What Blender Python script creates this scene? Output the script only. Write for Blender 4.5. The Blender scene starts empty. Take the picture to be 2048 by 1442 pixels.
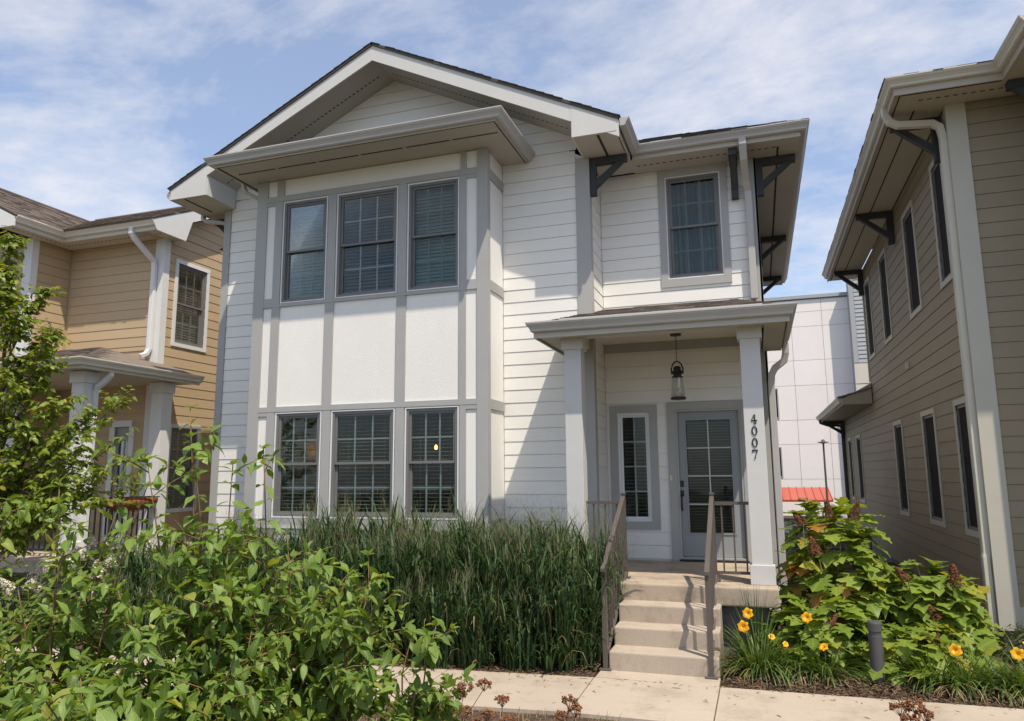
import bpy, bmesh, math, random
import numpy as np
from mathutils import Vector, Matrix

SC = bpy.context.scene
COL = SC.collection
rnd = random.Random(7)
V = Vector

# ------------------------------------------------------------------ camera
CAM_POS = V((8.4834, -9.8691, 1.9561)); YAW, PIT, ROL = -.3231, .1524, -.0083
fw = V((math.sin(YAW)*math.cos(PIT), math.cos(YAW)*math.cos(PIT), math.sin(PIT)))
rt = V((math.cos(YAW), -math.sin(YAW), 0)); up = rt.cross(fw)
rt, up = rt*math.cos(ROL)+up*math.sin(ROL), up*math.cos(ROL)-rt*math.sin(ROL)
cam_d = bpy.data.cameras.new('camera'); cam = bpy.data.objects.new('camera', cam_d); COL.objects.link(cam)
cam_d.sensor_width = 36; cam_d.lens = 1456.54/2048*36; cam_d.clip_start = .05; cam_d.clip_end = 2000
cam.matrix_world = Matrix(((rt.x, up.x, -fw.x, CAM_POS.x), (rt.y, up.y, -fw.y, CAM_POS.y), (rt.z, up.z, -fw.z, CAM_POS.z), (0, 0, 0, 1)))
SC.camera = cam

# ------------------------------------------------------------------ sky, sun, exposure
SUN = V((.38, -.36, 1)).normalized()
W = bpy.data.worlds.new('World'); SC.world = W; W.use_nodes = True
wn = W.node_tree.nodes; wl = W.node_tree.links; wn.clear()
def wnode(t, **k):
    n = wn.new(t)
    for a, b in k.items(): setattr(n, a, b)
    return n
sky = wnode('ShaderNodeTexSky', sky_type='NISHITA', sun_disc=False)
sky.sun_elevation = math.asin(SUN.z); sky.sun_rotation = math.atan2(SUN.x, SUN.y)
sky.air_density = 1.0; sky.dust_density = 1.2; sky.ozone_density = 1.6
tc = wnode('ShaderNodeTexCoord'); sep = wnode('ShaderNodeSeparateXYZ'); wl.new(tc.outputs['Generated'], sep.inputs[0])
addz = wnode('ShaderNodeMath', operation='ADD'); addz.inputs[1].default_value = .18; wl.new(sep.outputs['Z'], addz.inputs[0])
mx = wnode('ShaderNodeMath', operation='MAXIMUM'); mx.inputs[1].default_value = .05; wl.new(addz.outputs[0], mx.inputs[0])
dx = wnode('ShaderNodeMath', operation='DIVIDE'); wl.new(sep.outputs['X'], dx.inputs[0]); wl.new(mx.outputs[0], dx.inputs[1])
dy = wnode('ShaderNodeMath', operation='DIVIDE'); wl.new(sep.outputs['Y'], dy.inputs[0]); wl.new(mx.outputs[0], dy.inputs[1])
cmb = wnode('ShaderNodeCombineXYZ'); wl.new(dx.outputs[0], cmb.inputs[0]); wl.new(dy.outputs[0], cmb.inputs[1])
mp = wnode('ShaderNodeMapping'); mp.inputs['Rotation'].default_value = (0, 0, .7); mp.inputs['Scale'].default_value = (1, 1.35, 1); mp.inputs['Location'].default_value = (3.3, 1.7, 0)
wl.new(cmb.outputs[0], mp.inputs['Vector'])
n1 = wnode('ShaderNodeTexNoise'); n1.inputs['Scale'].default_value = 1.5; n1.inputs['Detail'].default_value = 9; n1.inputs['Roughness'].default_value = .62; n1.inputs['Distortion'].default_value = .5
n2 = wnode('ShaderNodeTexNoise'); n2.inputs['Scale'].default_value = 9.0; n2.inputs['Detail'].default_value = 6; n2.inputs['Roughness'].default_value = .6
wl.new(mp.outputs[0], n1.inputs['Vector']); wl.new(mp.outputs[0], n2.inputs['Vector'])
m2 = wnode('ShaderNodeMath', operation='MULTIPLY_ADD'); m2.inputs[1].default_value = .28; m2.inputs[2].default_value = -.14; wl.new(n2.outputs['Fac'], m2.inputs[0])
m3 = wnode('ShaderNodeMath', operation='ADD'); wl.new(n1.outputs['Fac'], m3.inputs[0]); wl.new(m2.outputs[0], m3.inputs[1])
cr = wnode('ShaderNodeValToRGB'); cr.color_ramp.elements[0].position = .40; cr.color_ramp.elements[0].color = (.2, .2, .2, 1); cr.color_ramp.elements[1].position = .74; cr.color_ramp.elements[1].color = (.9, .9, .9, 1)
wl.new(m3.outputs[0], cr.inputs[0])
mixc = wnode('ShaderNodeMixRGB'); mixc.inputs[2].default_value = (8.3, 8.2, 8.5, 1)
wl.new(cr.outputs[0], mixc.inputs[0])
hs = wnode('ShaderNodeMixRGB', blend_type='MULTIPLY'); hs.inputs[0].default_value = 1; hs.inputs[2].default_value = (1.50, 1.66, 1.80, 1)
wl.new(sky.outputs[0], hs.inputs[1]); wl.new(hs.outputs[0], mixc.inputs[1])
bg = wnode('ShaderNodeBackground'); bg.inputs['Strength'].default_value = .1; wl.new(mixc.outputs[0], bg.inputs[0])
wo = wnode('ShaderNodeOutputWorld'); wl.new(bg.outputs[0], wo.inputs[0])
sun_d = bpy.data.lights.new('sun', 'SUN'); sun_d.energy = 4.8; sun_d.angle = math.radians(.55); sun_d.color = (1, .90, .755)
sun = bpy.data.objects.new('sun', sun_d); COL.objects.link(sun); sun.rotation_euler = SUN.to_track_quat('Z', 'Y').to_euler()
SC.view_settings.view_transform = 'Standard'; SC.view_settings.look = 'None'; SC.view_settings.gamma = 1; SC.view_settings.exposure = 0.16
SC.view_settings.use_curve_mapping = False

# ------------------------------------------------------------------ materials
def new_mat(name):
    m = bpy.data.materials.new(name); m.use_nodes = True
    nt = m.node_tree; nt.nodes.clear()
    return m, nt, nt.nodes, nt.links
def N(nt, t, **k):
    n = nt.nodes.new(t)
    for a, b in k.items(): setattr(n, a, b)
    return n
def paint(name, col, rough=.55, var=.05, vscale=3., bump=.0, bscale=60., spec=.35, objvar=.0, stretch=(1, 1, 1), island=0., dark=None, darkscale=6., darkpos=(.55, .75), metal=0., speck=0.):
    m, nt, ns, L = new_mat(name)
    tc = N(nt, 'ShaderNodeTexCoord'); mp = N(nt, 'ShaderNodeMapping'); mp.inputs['Scale'].default_value = stretch; L.new(tc.outputs['Object'], mp.inputs[0])
    nz = N(nt, 'ShaderNodeTexNoise'); nz.inputs['Scale'].default_value = vscale; nz.inputs['Detail'].default_value = 6; nz.inputs['Roughness'].default_value = .65; L.new(mp.outputs[0], nz.inputs['Vector'])
    mr = N(nt, 'ShaderNodeMapRange'); mr.inputs[1].default_value = .25; mr.inputs[2].default_value = .75; mr.inputs[3].default_value = 1-var; mr.inputs[4].default_value = 1+var; L.new(nz.outputs['Fac'], mr.inputs[0])
    fac = mr.outputs[0]
    if objvar:
        oi = N(nt, 'ShaderNodeObjectInfo'); r = N(nt, 'ShaderNodeMapRange'); r.inputs[3].default_value = 1-objvar; r.inputs[4].default_value = 1+objvar; L.new(oi.outputs['Random'], r.inputs[0])
        mu = N(nt, 'ShaderNodeMath', operation='MULTIPLY'); L.new(fac, mu.inputs[0]); L.new(r.outputs[0], mu.inputs[1]); fac = mu.outputs[0]
    if island:
        g = N(nt, 'ShaderNodeNewGeometry'); r = N(nt, 'ShaderNodeMapRange'); r.inputs[3].default_value = 1-island; r.inputs[4].default_value = 1+island; L.new(g.outputs['Random Per Island'], r.inputs[0])
        mu = N(nt, 'ShaderNodeMath', operation='MULTIPLY'); L.new(fac, mu.inputs[0]); L.new(r.outputs[0], mu.inputs[1]); fac = mu.outputs[0]
    base = N(nt, 'ShaderNodeRGB'); base.outputs[0].default_value = (*col, 1); bc = base.outputs[0]
    if dark:
        nd = N(nt, 'ShaderNodeTexNoise'); nd.inputs['Scale'].default_value = darkscale; nd.inputs['Detail'].default_value = 8; nd.inputs['Roughness'].default_value = .7; L.new(mp.outputs[0], nd.inputs['Vector'])
        rr = N(nt, 'ShaderNodeMapRange'); rr.inputs[1].default_value = darkpos[0]; rr.inputs[2].default_value = darkpos[1]; L.new(nd.outputs['Fac'], rr.inputs[0])
        mm = N(nt, 'ShaderNodeMixRGB'); mm.inputs[2].default_value = (*dark, 1); L.new(rr.outputs[0], mm.inputs[0]); L.new(bc, mm.inputs[1]); bc = mm.outputs[0]
    if speck:
        ns2 = N(nt, 'ShaderNodeTexNoise'); ns2.inputs['Scale'].default_value = 170; ns2.inputs['Detail'].default_value = 3; L.new(mp.outputs[0], ns2.inputs['Vector'])
        r3 = N(nt, 'ShaderNodeMapRange'); r3.inputs[1].default_value = .3; r3.inputs[2].default_value = .7; r3.inputs[3].default_value = 1-speck; r3.inputs[4].default_value = 1+speck; L.new(ns2.outputs['Fac'], r3.inputs[0])
        mu2 = N(nt, 'ShaderNodeMath', operation='MULTIPLY'); L.new(fac, mu2.inputs[0]); L.new(r3.outputs[0], mu2.inputs[1]); fac = mu2.outputs[0]
    vm = N(nt, 'ShaderNodeVectorMath', operation='SCALE'); L.new(bc, vm.inputs[0]); L.new(fac, vm.inputs['Scale'])
    b = N(nt, 'ShaderNodeBsdfPrincipled'); b.inputs['Roughness'].default_value = rough; b.inputs['Specular IOR Level'].default_value = spec; b.inputs['Metallic'].default_value = metal
    L.new(vm.outputs[0], b.inputs['Base Color'])
    if bump:
        nb = N(nt, 'ShaderNodeTexNoise'); nb.inputs['Scale'].default_value = bscale; nb.inputs['Detail'].default_value = 5; nb.inputs['Roughness'].default_value = .6; L.new(mp.outputs[0], nb.inputs['Vector'])
        bu = N(nt, 'ShaderNodeBump'); bu.inputs['Strength'].default_value = bump; bu.inputs['Distance'].default_value = .01; L.new(nb.outputs['Fac'], bu.inputs['Height']); L.new(bu.outputs[0], b.inputs['Normal'])
    o = N(nt, 'ShaderNodeOutputMaterial'); L.new(b.outputs[0], o.inputs[0])
    return m
def leaf_mat(name, ca, cb, veins=True, trans=.35, tcol=None, rough=.42, spec=.35, vein_amt=.35):
    m, nt, ns, L = new_mat(name)
    oi = N(nt, 'ShaderNodeObjectInfo'); g = N(nt, 'ShaderNodeNewGeometry')
    ad = N(nt, 'ShaderNodeMath', operation='ADD'); L.new(oi.outputs['Random'], ad.inputs[0]); L.new(g.outputs['Random Per Island'], ad.inputs[1])
    fr = N(nt, 'ShaderNodeMath', operation='FRACT'); L.new(ad.outputs[0], fr.inputs[0])
    mc = N(nt, 'ShaderNodeValToRGB'); e = mc.color_ramp.elements; e[0].color = (*ca, 1); e[1].color = (*cb, 1); e[1].position = .90
    x = mc.color_ramp.elements.new(1.0); x.color = (cb[0]*1.55, cb[1]*1.05, cb[2]*.8, 1)
    L.new(fr.outputs[0], mc.inputs[0]); c = mc.outputs[0]
    b = N(nt, 'ShaderNodeBsdfPrincipled'); b.inputs['Roughness'].default_value = rough; b.inputs['Specular IOR Level'].default_value = spec
    if veins:
        uv = N(nt, 'ShaderNodeUVMap'); sp = N(nt, 'ShaderNodeSeparateXYZ'); L.new(uv.outputs[0], sp.inputs[0])
        ab = N(nt, 'ShaderNodeMath', operation='ABSOLUTE'); L.new(sp.outputs[0], ab.inputs[0])
        sq = N(nt, 'ShaderNodeMath', operation='MULTIPLY_ADD'); sq.inputs[1].default_value = -.55; L.new(ab.outputs[0], sq.inputs[0]); L.new(sp.outputs[1], sq.inputs[2])
        ml = N(nt, 'ShaderNodeMath', operation='MULTIPLY'); ml.inputs[1].default_value = 44.; L.new(sq.outputs[0], ml.inputs[0])
        si = N(nt, 'ShaderNodeMath', operation='SINE'); L.new(ml.outputs[0], si.inputs[0])
        r1 = N(nt, 'ShaderNodeMapRange'); r1.inputs[1].default_value = .8; r1.inputs[2].default_value = 1.; L.new(si.outputs[0], r1.inputs[0])
        r2 = N(nt, 'ShaderNodeMapRange'); r2.inputs[1].default_value = .06; r2.inputs[2].default_value = .02; L.new(ab.outputs[0], r2.inputs[0])
        mxx = N(nt, 'ShaderNodeMath', operation='MAXIMUM'); L.new(r1.outputs[0], mxx.inputs[0]); L.new(r2.outputs[0], mxx.inputs[1])
        sc = N(nt, 'ShaderNodeMath', operation='MULTIPLY'); sc.inputs[1].default_value = vein_amt; L.new(mxx.outputs[0], sc.inputs[0])
        mv = N(nt, 'ShaderNodeMixRGB'); mv.inputs[2].default_value = (min(1, cb[0]*2.0), min(1, cb[1]*1.6), cb[2]*1.8, 1); L.new(sc.outputs[0], mv.inputs[0]); L.new(c, mv.inputs[1]); c = mv.outputs[0]
        bu = N(nt, 'ShaderNodeBump'); bu.inputs['Strength'].default_value = .35; bu.inputs['Distance'].default_value = .004; bu.invert = True; L.new(mxx.outputs[0], bu.inputs['Height']); L.new(bu.outputs[0], b.inputs['Normal'])
    L.new(c, b.inputs['Base Color'])
    t = N(nt, 'ShaderNodeBsdfTranslucent')
    tm = N(nt, 'ShaderNodeMixRGB', blend_type='MULTIPLY'); tm.inputs[0].default_value = 1; tm.inputs[2].default_value = (*(tcol or (1.5, 1.35, .5)), 1); L.new(c, tm.inputs[1]); L.new(tm.outputs[0], t.inputs[0])
    mi = N(nt, 'ShaderNodeMixShader'); mi.inputs[0].default_value = trans; L.new(b.outputs[0], mi.inputs[1]); L.new(t.outputs[0], mi.inputs[2])
    o = N(nt, 'ShaderNodeOutputMaterial'); L.new(mi.outputs[0], o.inputs[0])
    return m
def glass_mat(name, tint=(.84, .88, .87), gloss=.4):
    m, nt, ns, L = new_mat(name)
    lw = N(nt, 'ShaderNodeFresnel'); lw.inputs['IOR'].default_value = 1.6
    ml = N(nt, 'ShaderNodeMath', operation='MULTIPLY'); ml.inputs[1].default_value = gloss; L.new(lw.outputs[0], ml.inputs[0])
    tr = N(nt, 'ShaderNodeBsdfTransparent'); tr.inputs[0].default_value = (*tint, 1)
    gl = N(nt, 'ShaderNodeBsdfGlossy'); gl.inputs['Roughness'].default_value = .03; gl.inputs[0].default_value = (1, 1, 1, 1)
    tc = N(nt, 'ShaderNodeTexCoord'); nz = N(nt, 'ShaderNodeTexNoise'); nz.inputs['Scale'].default_value = 2.2; L.new(tc.outputs['Object'], nz.inputs['Vector'])
    bu = N(nt, 'ShaderNodeBump'); bu.inputs['Strength'].default_value = .06; bu.inputs['Distance'].default_value = .03; L.new(nz.outputs['Fac'], bu.inputs['Height']); L.new(bu.outputs[0], gl.inputs['Normal'])
    mi = N(nt, 'ShaderNodeMixShader'); L.new(ml.outputs[0], mi.inputs[0]); L.new(tr.outputs[0], mi.inputs[1]); L.new(gl.outputs[0], mi.inputs[2])
    o = N(nt, 'ShaderNodeOutputMaterial'); L.new(mi.outputs[0], o.inputs[0])
    return m
def emit_mat(name, col, s):
    m, nt, ns, L = new_mat(name); e = N(nt, 'ShaderNodeEmission'); e.inputs[0].default_value = (*col, 1); e.inputs[1].default_value = s
    o = N(nt, 'ShaderNodeOutputMaterial'); L.new(e.outputs[0], o.inputs[0]); return m

M = {}
M['white_siding'] = paint('white_siding', (.77, .755, .72), .5, .035, 2.2, .12, 90, .3, .018, stretch=(.35, .35, 1.5))
M['stucco'] = paint('white_stucco', (.79, .77, .735), .8, .05, .9, .4, 95, .15, stretch=(1, 1, .45))
M['trim_grey'] = paint('grey_trim', (.375, .37, .36), .55, .05, 1.6, .1, 120, .25, .02)
M['fascia_white'] = paint('white_fascia', (.58, .57, .55), .5, .04, 1.5, .05, 60, .3, .02)
M['gutter'] = paint('grey_gutter', (.43, .42, .40), .38, .06, 2.2, .03, 40, .45, .02)
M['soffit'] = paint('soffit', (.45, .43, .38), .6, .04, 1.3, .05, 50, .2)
M['vent'] = paint('vent_dark', (.03, .028, .026), .8)
M['bracket'] = paint('dark_bracket', (.052, .055, .06), .6, .12, 6, .15, 70, .2)
M['win_frame'] = paint('taupe_window_vinyl', (.165, .16, .158), .45, .05, 3, 0, 1, .35)
M['win_border'] = paint('white_window_bead', (.72, .73, .74), .45, .03)
M['muntin'] = paint('pale_muntin', (.38, .41, .42), .5, .04)
M['muntin_dim'] = paint('dim_muntin', (.17, .215, .225), .5, .04)
M['muntin_white'] = paint('white_muntin', (.5, .5, .49), .5, .04)
M['glass'] = glass_mat('window_glass')
M['glass_clear'] = glass_mat('lantern_glass', (.95, .96, .96), .35)
M['blind_dark'] = paint('blind_grey', (.25, .25, .245), .6, .06)
M['blind_teal'] = paint('blind_pale', (.20, .29, .285), .55, .05)
M['blind_blue'] = paint('blind_slate', (.12, .135, .18), .55, .05)
M['curtain'] = paint('curtain', (.20, .215, .22), .8, .25, 3, 0, 1, .1, stretch=(9, 9, .6))
M['interior'] = paint('interior_wall', (.20, .185, .165), .8, .05)
M['shingle'] = paint('brown_shingle', (.185, .15, .128), .9, .18, 25, .5, 220, .1, island=.34)
M['shingle_dark'] = paint('grey_shingle', (.085, .075, .07), .9, .18, 25, .5, 220, .1, island=.32)
M['porch_ceiling'] = paint('porch_ceiling', (.72, .68, .6), .6, .04, 1.3, .05, 50, .2)
M['column_paint'] = paint('column_paint', (.54, .535, .52), .5, .04, 2.2, .12, 60, .3, .02)
M['lamp_bulb'] = paint('frosted_bulb', (.75, .75, .72), .3, .02)
M['concrete'] = paint('concrete', (.41, .345, .28), .85, .07, 1.1, .25, 160, .15, .03, dark=(.27, .22, .17), darkscale=2.6, darkpos=(.50, .80), speck=.16)
M['porch_concrete'] = paint('porch_concrete', (.41, .335, .26), .85, .08, 2.0, .25, 160, .15, .03, dark=(.20, .17, .14), darkscale=2.2, darkpos=(.48, .74), speck=.16)
M['rail'] = paint('brown_rail', (.10, .084, .074), .45, .1, 5, .05, 60, .35)
M['black_rail'] = paint('black_rail', (.02, .02, .022), .45, .1, 5)
M['door'] = paint('grey_door', (.27, .285, .295), .42, .03, 2, .03, 60, .35)
M['black_metal'] = paint('black_metal', (.016, .016, .017), .4, .1, 8, .05, 60, .4)
M['cream'] = paint('cream_plastic', (.62, .55, .36), .45, .04)
M['foundation'] = paint('foundation_stone', (.19, .19, .185), .9, .2, 6, 1., 26, .1)
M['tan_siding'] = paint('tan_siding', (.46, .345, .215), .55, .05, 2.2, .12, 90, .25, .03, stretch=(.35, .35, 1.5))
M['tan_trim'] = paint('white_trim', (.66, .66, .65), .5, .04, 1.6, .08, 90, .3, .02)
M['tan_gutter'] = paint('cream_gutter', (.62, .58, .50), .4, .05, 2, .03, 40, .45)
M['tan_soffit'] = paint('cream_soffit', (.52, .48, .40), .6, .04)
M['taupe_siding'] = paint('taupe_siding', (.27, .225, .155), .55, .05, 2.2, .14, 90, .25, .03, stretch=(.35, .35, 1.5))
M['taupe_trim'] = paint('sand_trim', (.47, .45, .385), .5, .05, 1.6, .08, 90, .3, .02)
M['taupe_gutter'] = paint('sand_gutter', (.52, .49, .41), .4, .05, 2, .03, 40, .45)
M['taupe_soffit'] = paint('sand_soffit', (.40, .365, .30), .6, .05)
M['screen'] = paint('insect_screen', (.028, .027, .03), .8, .15, 40, .3, 400, .1)
M['panel_pink'] = paint('pale_pink_panel', (.82, .775, .75), .6, .03, .8, .05, 30, .25, .02)
M['panel_grey'] = paint('grey_cladding', (.36, .37, .385), .6, .04, 1, 0, 1, .25, .02)
M['panel_cream'] = paint('cream_cladding', (.60, .56, .49), .6, .04, 1, 0, 1, .25, .02)
M['red_roof'] = paint('red_metal', (.42, .085, .05), .4, .06, 2, 0, 1, .4)
M['mulch'] = paint('mulch', (.075, .052, .038), .95, .45, 14, 1., 70, .05, dark=(.14, .10, .075), darkscale=30, darkpos=(.5, .62))
M['chip'] = paint('wood_chip', (.115, .075, .05), .9, .2, 20, .3, 80, .1, island=.6)
M['lawn'] = paint('ground_earth', (.10, .085, .055), .95, .3, 3, .6, 40, .05, dark=(.06, .08, .03), darkscale=1.2, darkpos=(.45, .6))
M['asphalt'] = paint('asphalt', (.055, .055, .056), .9, .15, 6, .4, 120, .15)
M['dogwood_leaf'] = leaf_mat('dogwood_leaf', (.085, .155, .026), (.195, .295, .062), True, .4)
M['tree_leaf'] = leaf_mat('tree_leaf', (.11, .17, .02), (.22, .28, .04), False, .4, rough=.38)
M['oak_leaf'] = leaf_mat('lobed_leaf', (.12, .19, .025), (.23, .31, .05), True, .38, vein_amt=.2)
M['oak_leaf_red'] = leaf_mat('turning_leaf', (.30, .12, .03), (.34, .22, .04), True, .3, (1.3, .9, .4), vein_amt=.2)
M['hyd_leaf'] = leaf_mat('hydrangea_leaf', (.07, .12, .02), (.13, .19, .04), True, .3)
M['grass_blade'] = leaf_mat('grass_blade', (.018, .046, .014), (.068, .12, .040), False, .2, (1.3, 1.3, .6), rough=.5, spec=.28)
M['grass_dry'] = leaf_mat('dry_blade', (.24, .17, .09), (.40, .31, .18), False, .25, (1.1, 1., .7), rough=.7)
M['panicle'] = leaf_mat('grass_panicle', (.12, .14, .07), (.25, .24, .14), False, .3, (1.1, 1., .7), rough=.7)
M['lily_blade'] = leaf_mat('lily_blade', (.05, .10, .022), (.12, .19, .04), False, .3, rough=.45)
M['low_leaf'] = leaf_mat('low_bush_leaf', (.06, .075, .035), (.10, .12, .05), False, .25)
M['yellow'] = leaf_mat('yellow_petal', (.78, .36, .008), (.84, .46, .012), False, .3, (1.1, .9, .3))
M['white_petal'] = leaf_mat('white_petal', (.66, .60, .46), (.82, .79, .68), False, .3, (1, 1, .9))
M['brown_floret'] = leaf_mat('brown_floret', (.075, .03, .015), (.22, .09, .04), False, .2, (1.1, .8, .6), rough=.8)
M['sedum'] = leaf_mat('dry_flowerhead', (.14, .06, .03), (.30, .145, .075), False, .15, (1.1, .9, .7), rough=.85)
M['stem_green'] = paint('green_stem', (.13, .14, .04), .6, .2, 12)
M['stem_red'] = paint('reddish_twig', (.17, .105, .045), .6, .25, 12)
M['bark'] = paint('bark', (.13, .10, .075), .85, .25, 18, .6, 60, .1)
M['liner'] = paint('coco_liner', (.30, .125, .045), .95, .3, 30, 1., 120, .05)
M['bollard'] = paint('bollard_paint', (.075, .072, .072), .45, .08, 6, .03, 60, .4)
M['bulb'] = emit_mat('warm_bulb', (1., .45, .13), 5.)
M['car_white'] = paint('car_paint', (.7, .7, .7), .25, .02, spec=.5)

# ------------------------------------------------------------------ mesh helpers
class Fr:
    """a wall frame: u runs to the right as seen from outside, d outward, z up"""
    def __init__(s, o, u, n): s.o = V(o); s.u = V(u); s.n = V(n)
    def p(s, u, d, z): return (s.o.x+s.u.x*u+s.n.x*d, s.o.y+s.u.y*u+s.n.y*d, s.o.z+z)
def front(y): return Fr((0, y, 0), (1, 0, 0), (0, -1, 0))          # u = X
def right(x): return Fr((x, 0, 0), (0, 1, 0), (1, 0, 0))           # u = Y
def left(x): return Fr((x, 0, 0), (0, 1, 0), (-1, 0, 0))           # u = Y
QF = ((0, 3, 2, 1), (4, 5, 6, 7), (0, 1, 5, 4), (1, 2, 6, 5), (2, 3, 7, 6), (3, 0, 4, 7))
class MB:
    def __init__(s): s.v = []; s.f = []
    def hexa(s, pts):
        b = len(s.v); s.v += [tuple(p) for p in pts]; s.f += [tuple(b+i for i in q) for q in QF]; return s
    def box(s, x0, x1, y0, y1, z0, z1):
        return s.hexa([(x0, y0, z0), (x1, y0, z0), (x1, y1, z0), (x0, y1, z0), (x0, y0, z1), (x1, y0, z1), (x1, y1, z1), (x0, y1, z1)])
    def fbox(s, F, u0, u1, d0, d1, z0, z1):
        return s.hexa([F.p(u0, d0, z0), F.p(u1, d0, z0), F.p(u1, d1, z0), F.p(u0, d1, z0), F.p(u0, d0, z1), F.p(u1, d0, z1), F.p(u1, d1, z1), F.p(u0, d1, z1)])
    def ring(s, F, u0, u1, z0, z1, w, d0, d1, wz=None):
        wz = wz or w
        s.fbox(F, u0, u1, d0, d1, z0, z0+wz); s.fbox(F, u0, u1, d0, d1, z1-wz, z1)
        s.fbox(F, u0, u0+w, d0, d1, z0+wz, z1-wz); s.fbox(F, u1-w, u1, d0, d1, z0+wz, z1-wz); return s
    def prism(s, a, b):
        k = len(s.v); n = len(a); s.v += [tuple(p) for p in a]+[tuple(p) for p in b]
        s.f.append(tuple(range(k+n-1, k-1, -1))); s.f.append(tuple(range(k+n, k+2*n)))
        for i in range(n): j = (i+1) % n; s.f.append((k+i, k+j, k+n+j, k+n+i))
        return s
    def loft(s, loops, cap=True):
        n = len(loops[0]); k = len(s.v)
        for l in loops: s.v += [tuple(p) for p in l]
        for a in range(len(loops)-1):
            for i in range(n): j = (i+1) % n; s.f.append((k+a*n+i, k+a*n+j, k+(a+1)*n+j, k+(a+1)*n+i))
        if cap: s.f.append(tuple(range(k+n-1, k-1, -1))); s.f.append(tuple(range(k+(len(loops)-1)*n, k+len(loops)*n)))
        return s
    def tube(s, pts, r, n=6, r2=None):
        pts = [V(p) for p in pts]; r2 = r if r2 is None else r2; loops = []
        for i, p in enumerate(pts):
            t = (pts[min(i+1, len(pts)-1)]-pts[max(i-1, 0)]).normalized(); a = t.cross(V((.31, .22, .92)))
            if a.length < .05: a = t.cross(V((1, 0, 0)))
            a.normalize(); b = t.cross(a); rr = r+(r2-r)*i/max(1, len(pts)-1)
            loops.append([p+a*math.cos(q*2*math.pi/n)*rr+b*math.sin(q*2*math.pi/n)*rr for q in range(n)])
        return s.loft(loops)
    def spout(s, pts, w, h, ref):
        """rounded rectangular pipe along a path; ref = direction of the side w"""
        pts = [V(p) for p in pts]; ref = V(ref); loops = []
        for i, p in enumerate(pts):
            t = (pts[min(i+1, len(pts)-1)]-pts[max(i-1, 0)]).normalized(); a = (ref-t*ref.dot(t)).normalized(); b = t.cross(a)
            c = .2; loops.append([p+a*x*w/2+b*y*h/2 for x, y in ((-1, -1+c), (-1+c, -1), (1-c, -1), (1, -1+c), (1, 1-c), (1-c, 1), (-1+c, 1), (-1, 1-c))])
        return s.loft(loops)
    def lathe(s, c, prof, n=16):
        return s.loft([[(c[0]+r*math.cos(i*2*math.pi/n), c[1]+r*math.sin(i*2*math.pi/n), c[2]+z) for i in range(n)] for r, z in prof])
    def strip(s, path, prof):
        """sweep a profile (outward, z) along a horizontal path with mitred corners; outward is to the right of travel"""
        pts = [V((p[0], p[1], 0)) for p in path]; loops = []
        for i, p in enumerate(pts):
            ds = []
            if i > 0: ds.append((pts[i]-pts[i-1]).normalized())
            if i < len(pts)-1: ds.append((pts[i+1]-pts[i]).normalized())
            ns = [V((d.y, -d.x, 0)) for d in ds]; m = ns[0] if len(ns) == 1 else (ns[0]+ns[1])/(1+ns[0].dot(ns[1]))
            loops.append([(p.x+m.x*o, p.y+m.y*o, path[i][2]+z) for o, z in prof])
        return s.loft(loops)
    def build(s, name, mat, parent=None, smooth=False, recalc=True, bevel=0.):
        me = bpy.data.meshes.new(name); me.from_pydata(s.v, [], s.f)
        if recalc or bevel:
            bm = bmesh.new(); bm.from_mesh(me)
            if bevel: bmesh.ops.bevel(bm, geom=list(bm.edges), offset=bevel, segments=2, affect='EDGES', profile=.6, clamp_overlap=True)
            bmesh.ops.recalc_face_normals(bm, faces=list(bm.faces)); bm.to_mesh(me); bm.free()
        if smooth: me.polygons.foreach_set('use_smooth', [True]*len(me.polygons))
        me.materials.append(M[mat]); return link(name, me, parent)
def link(name, me, parent=None):
    o = bpy.data.objects.new(name, me); COL.objects.link(o)
    if parent is not None:
        o.parent = parent
        if parent.type == 'EMPTY': o.matrix_parent_inverse = Matrix.Translation(-parent.location)
    return o
def tag(o, label, cat=None, group=None, kind=None):
    if label: o['label'] = label
    if cat: o['category'] = cat
    if group: o['group'] = group
    if kind: o['kind'] = kind
    return o
def thing(name, loc, label, cat, group=None):
    o = bpy.data.objects.new(name, None); COL.objects.link(o); o.location = loc; o.empty_display_size = .2
    return tag(o, label, cat, group)
def struct(o): o['kind'] = 'structure'; return o
def stuff(o): o['kind'] = 'stuff'; return o

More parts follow.
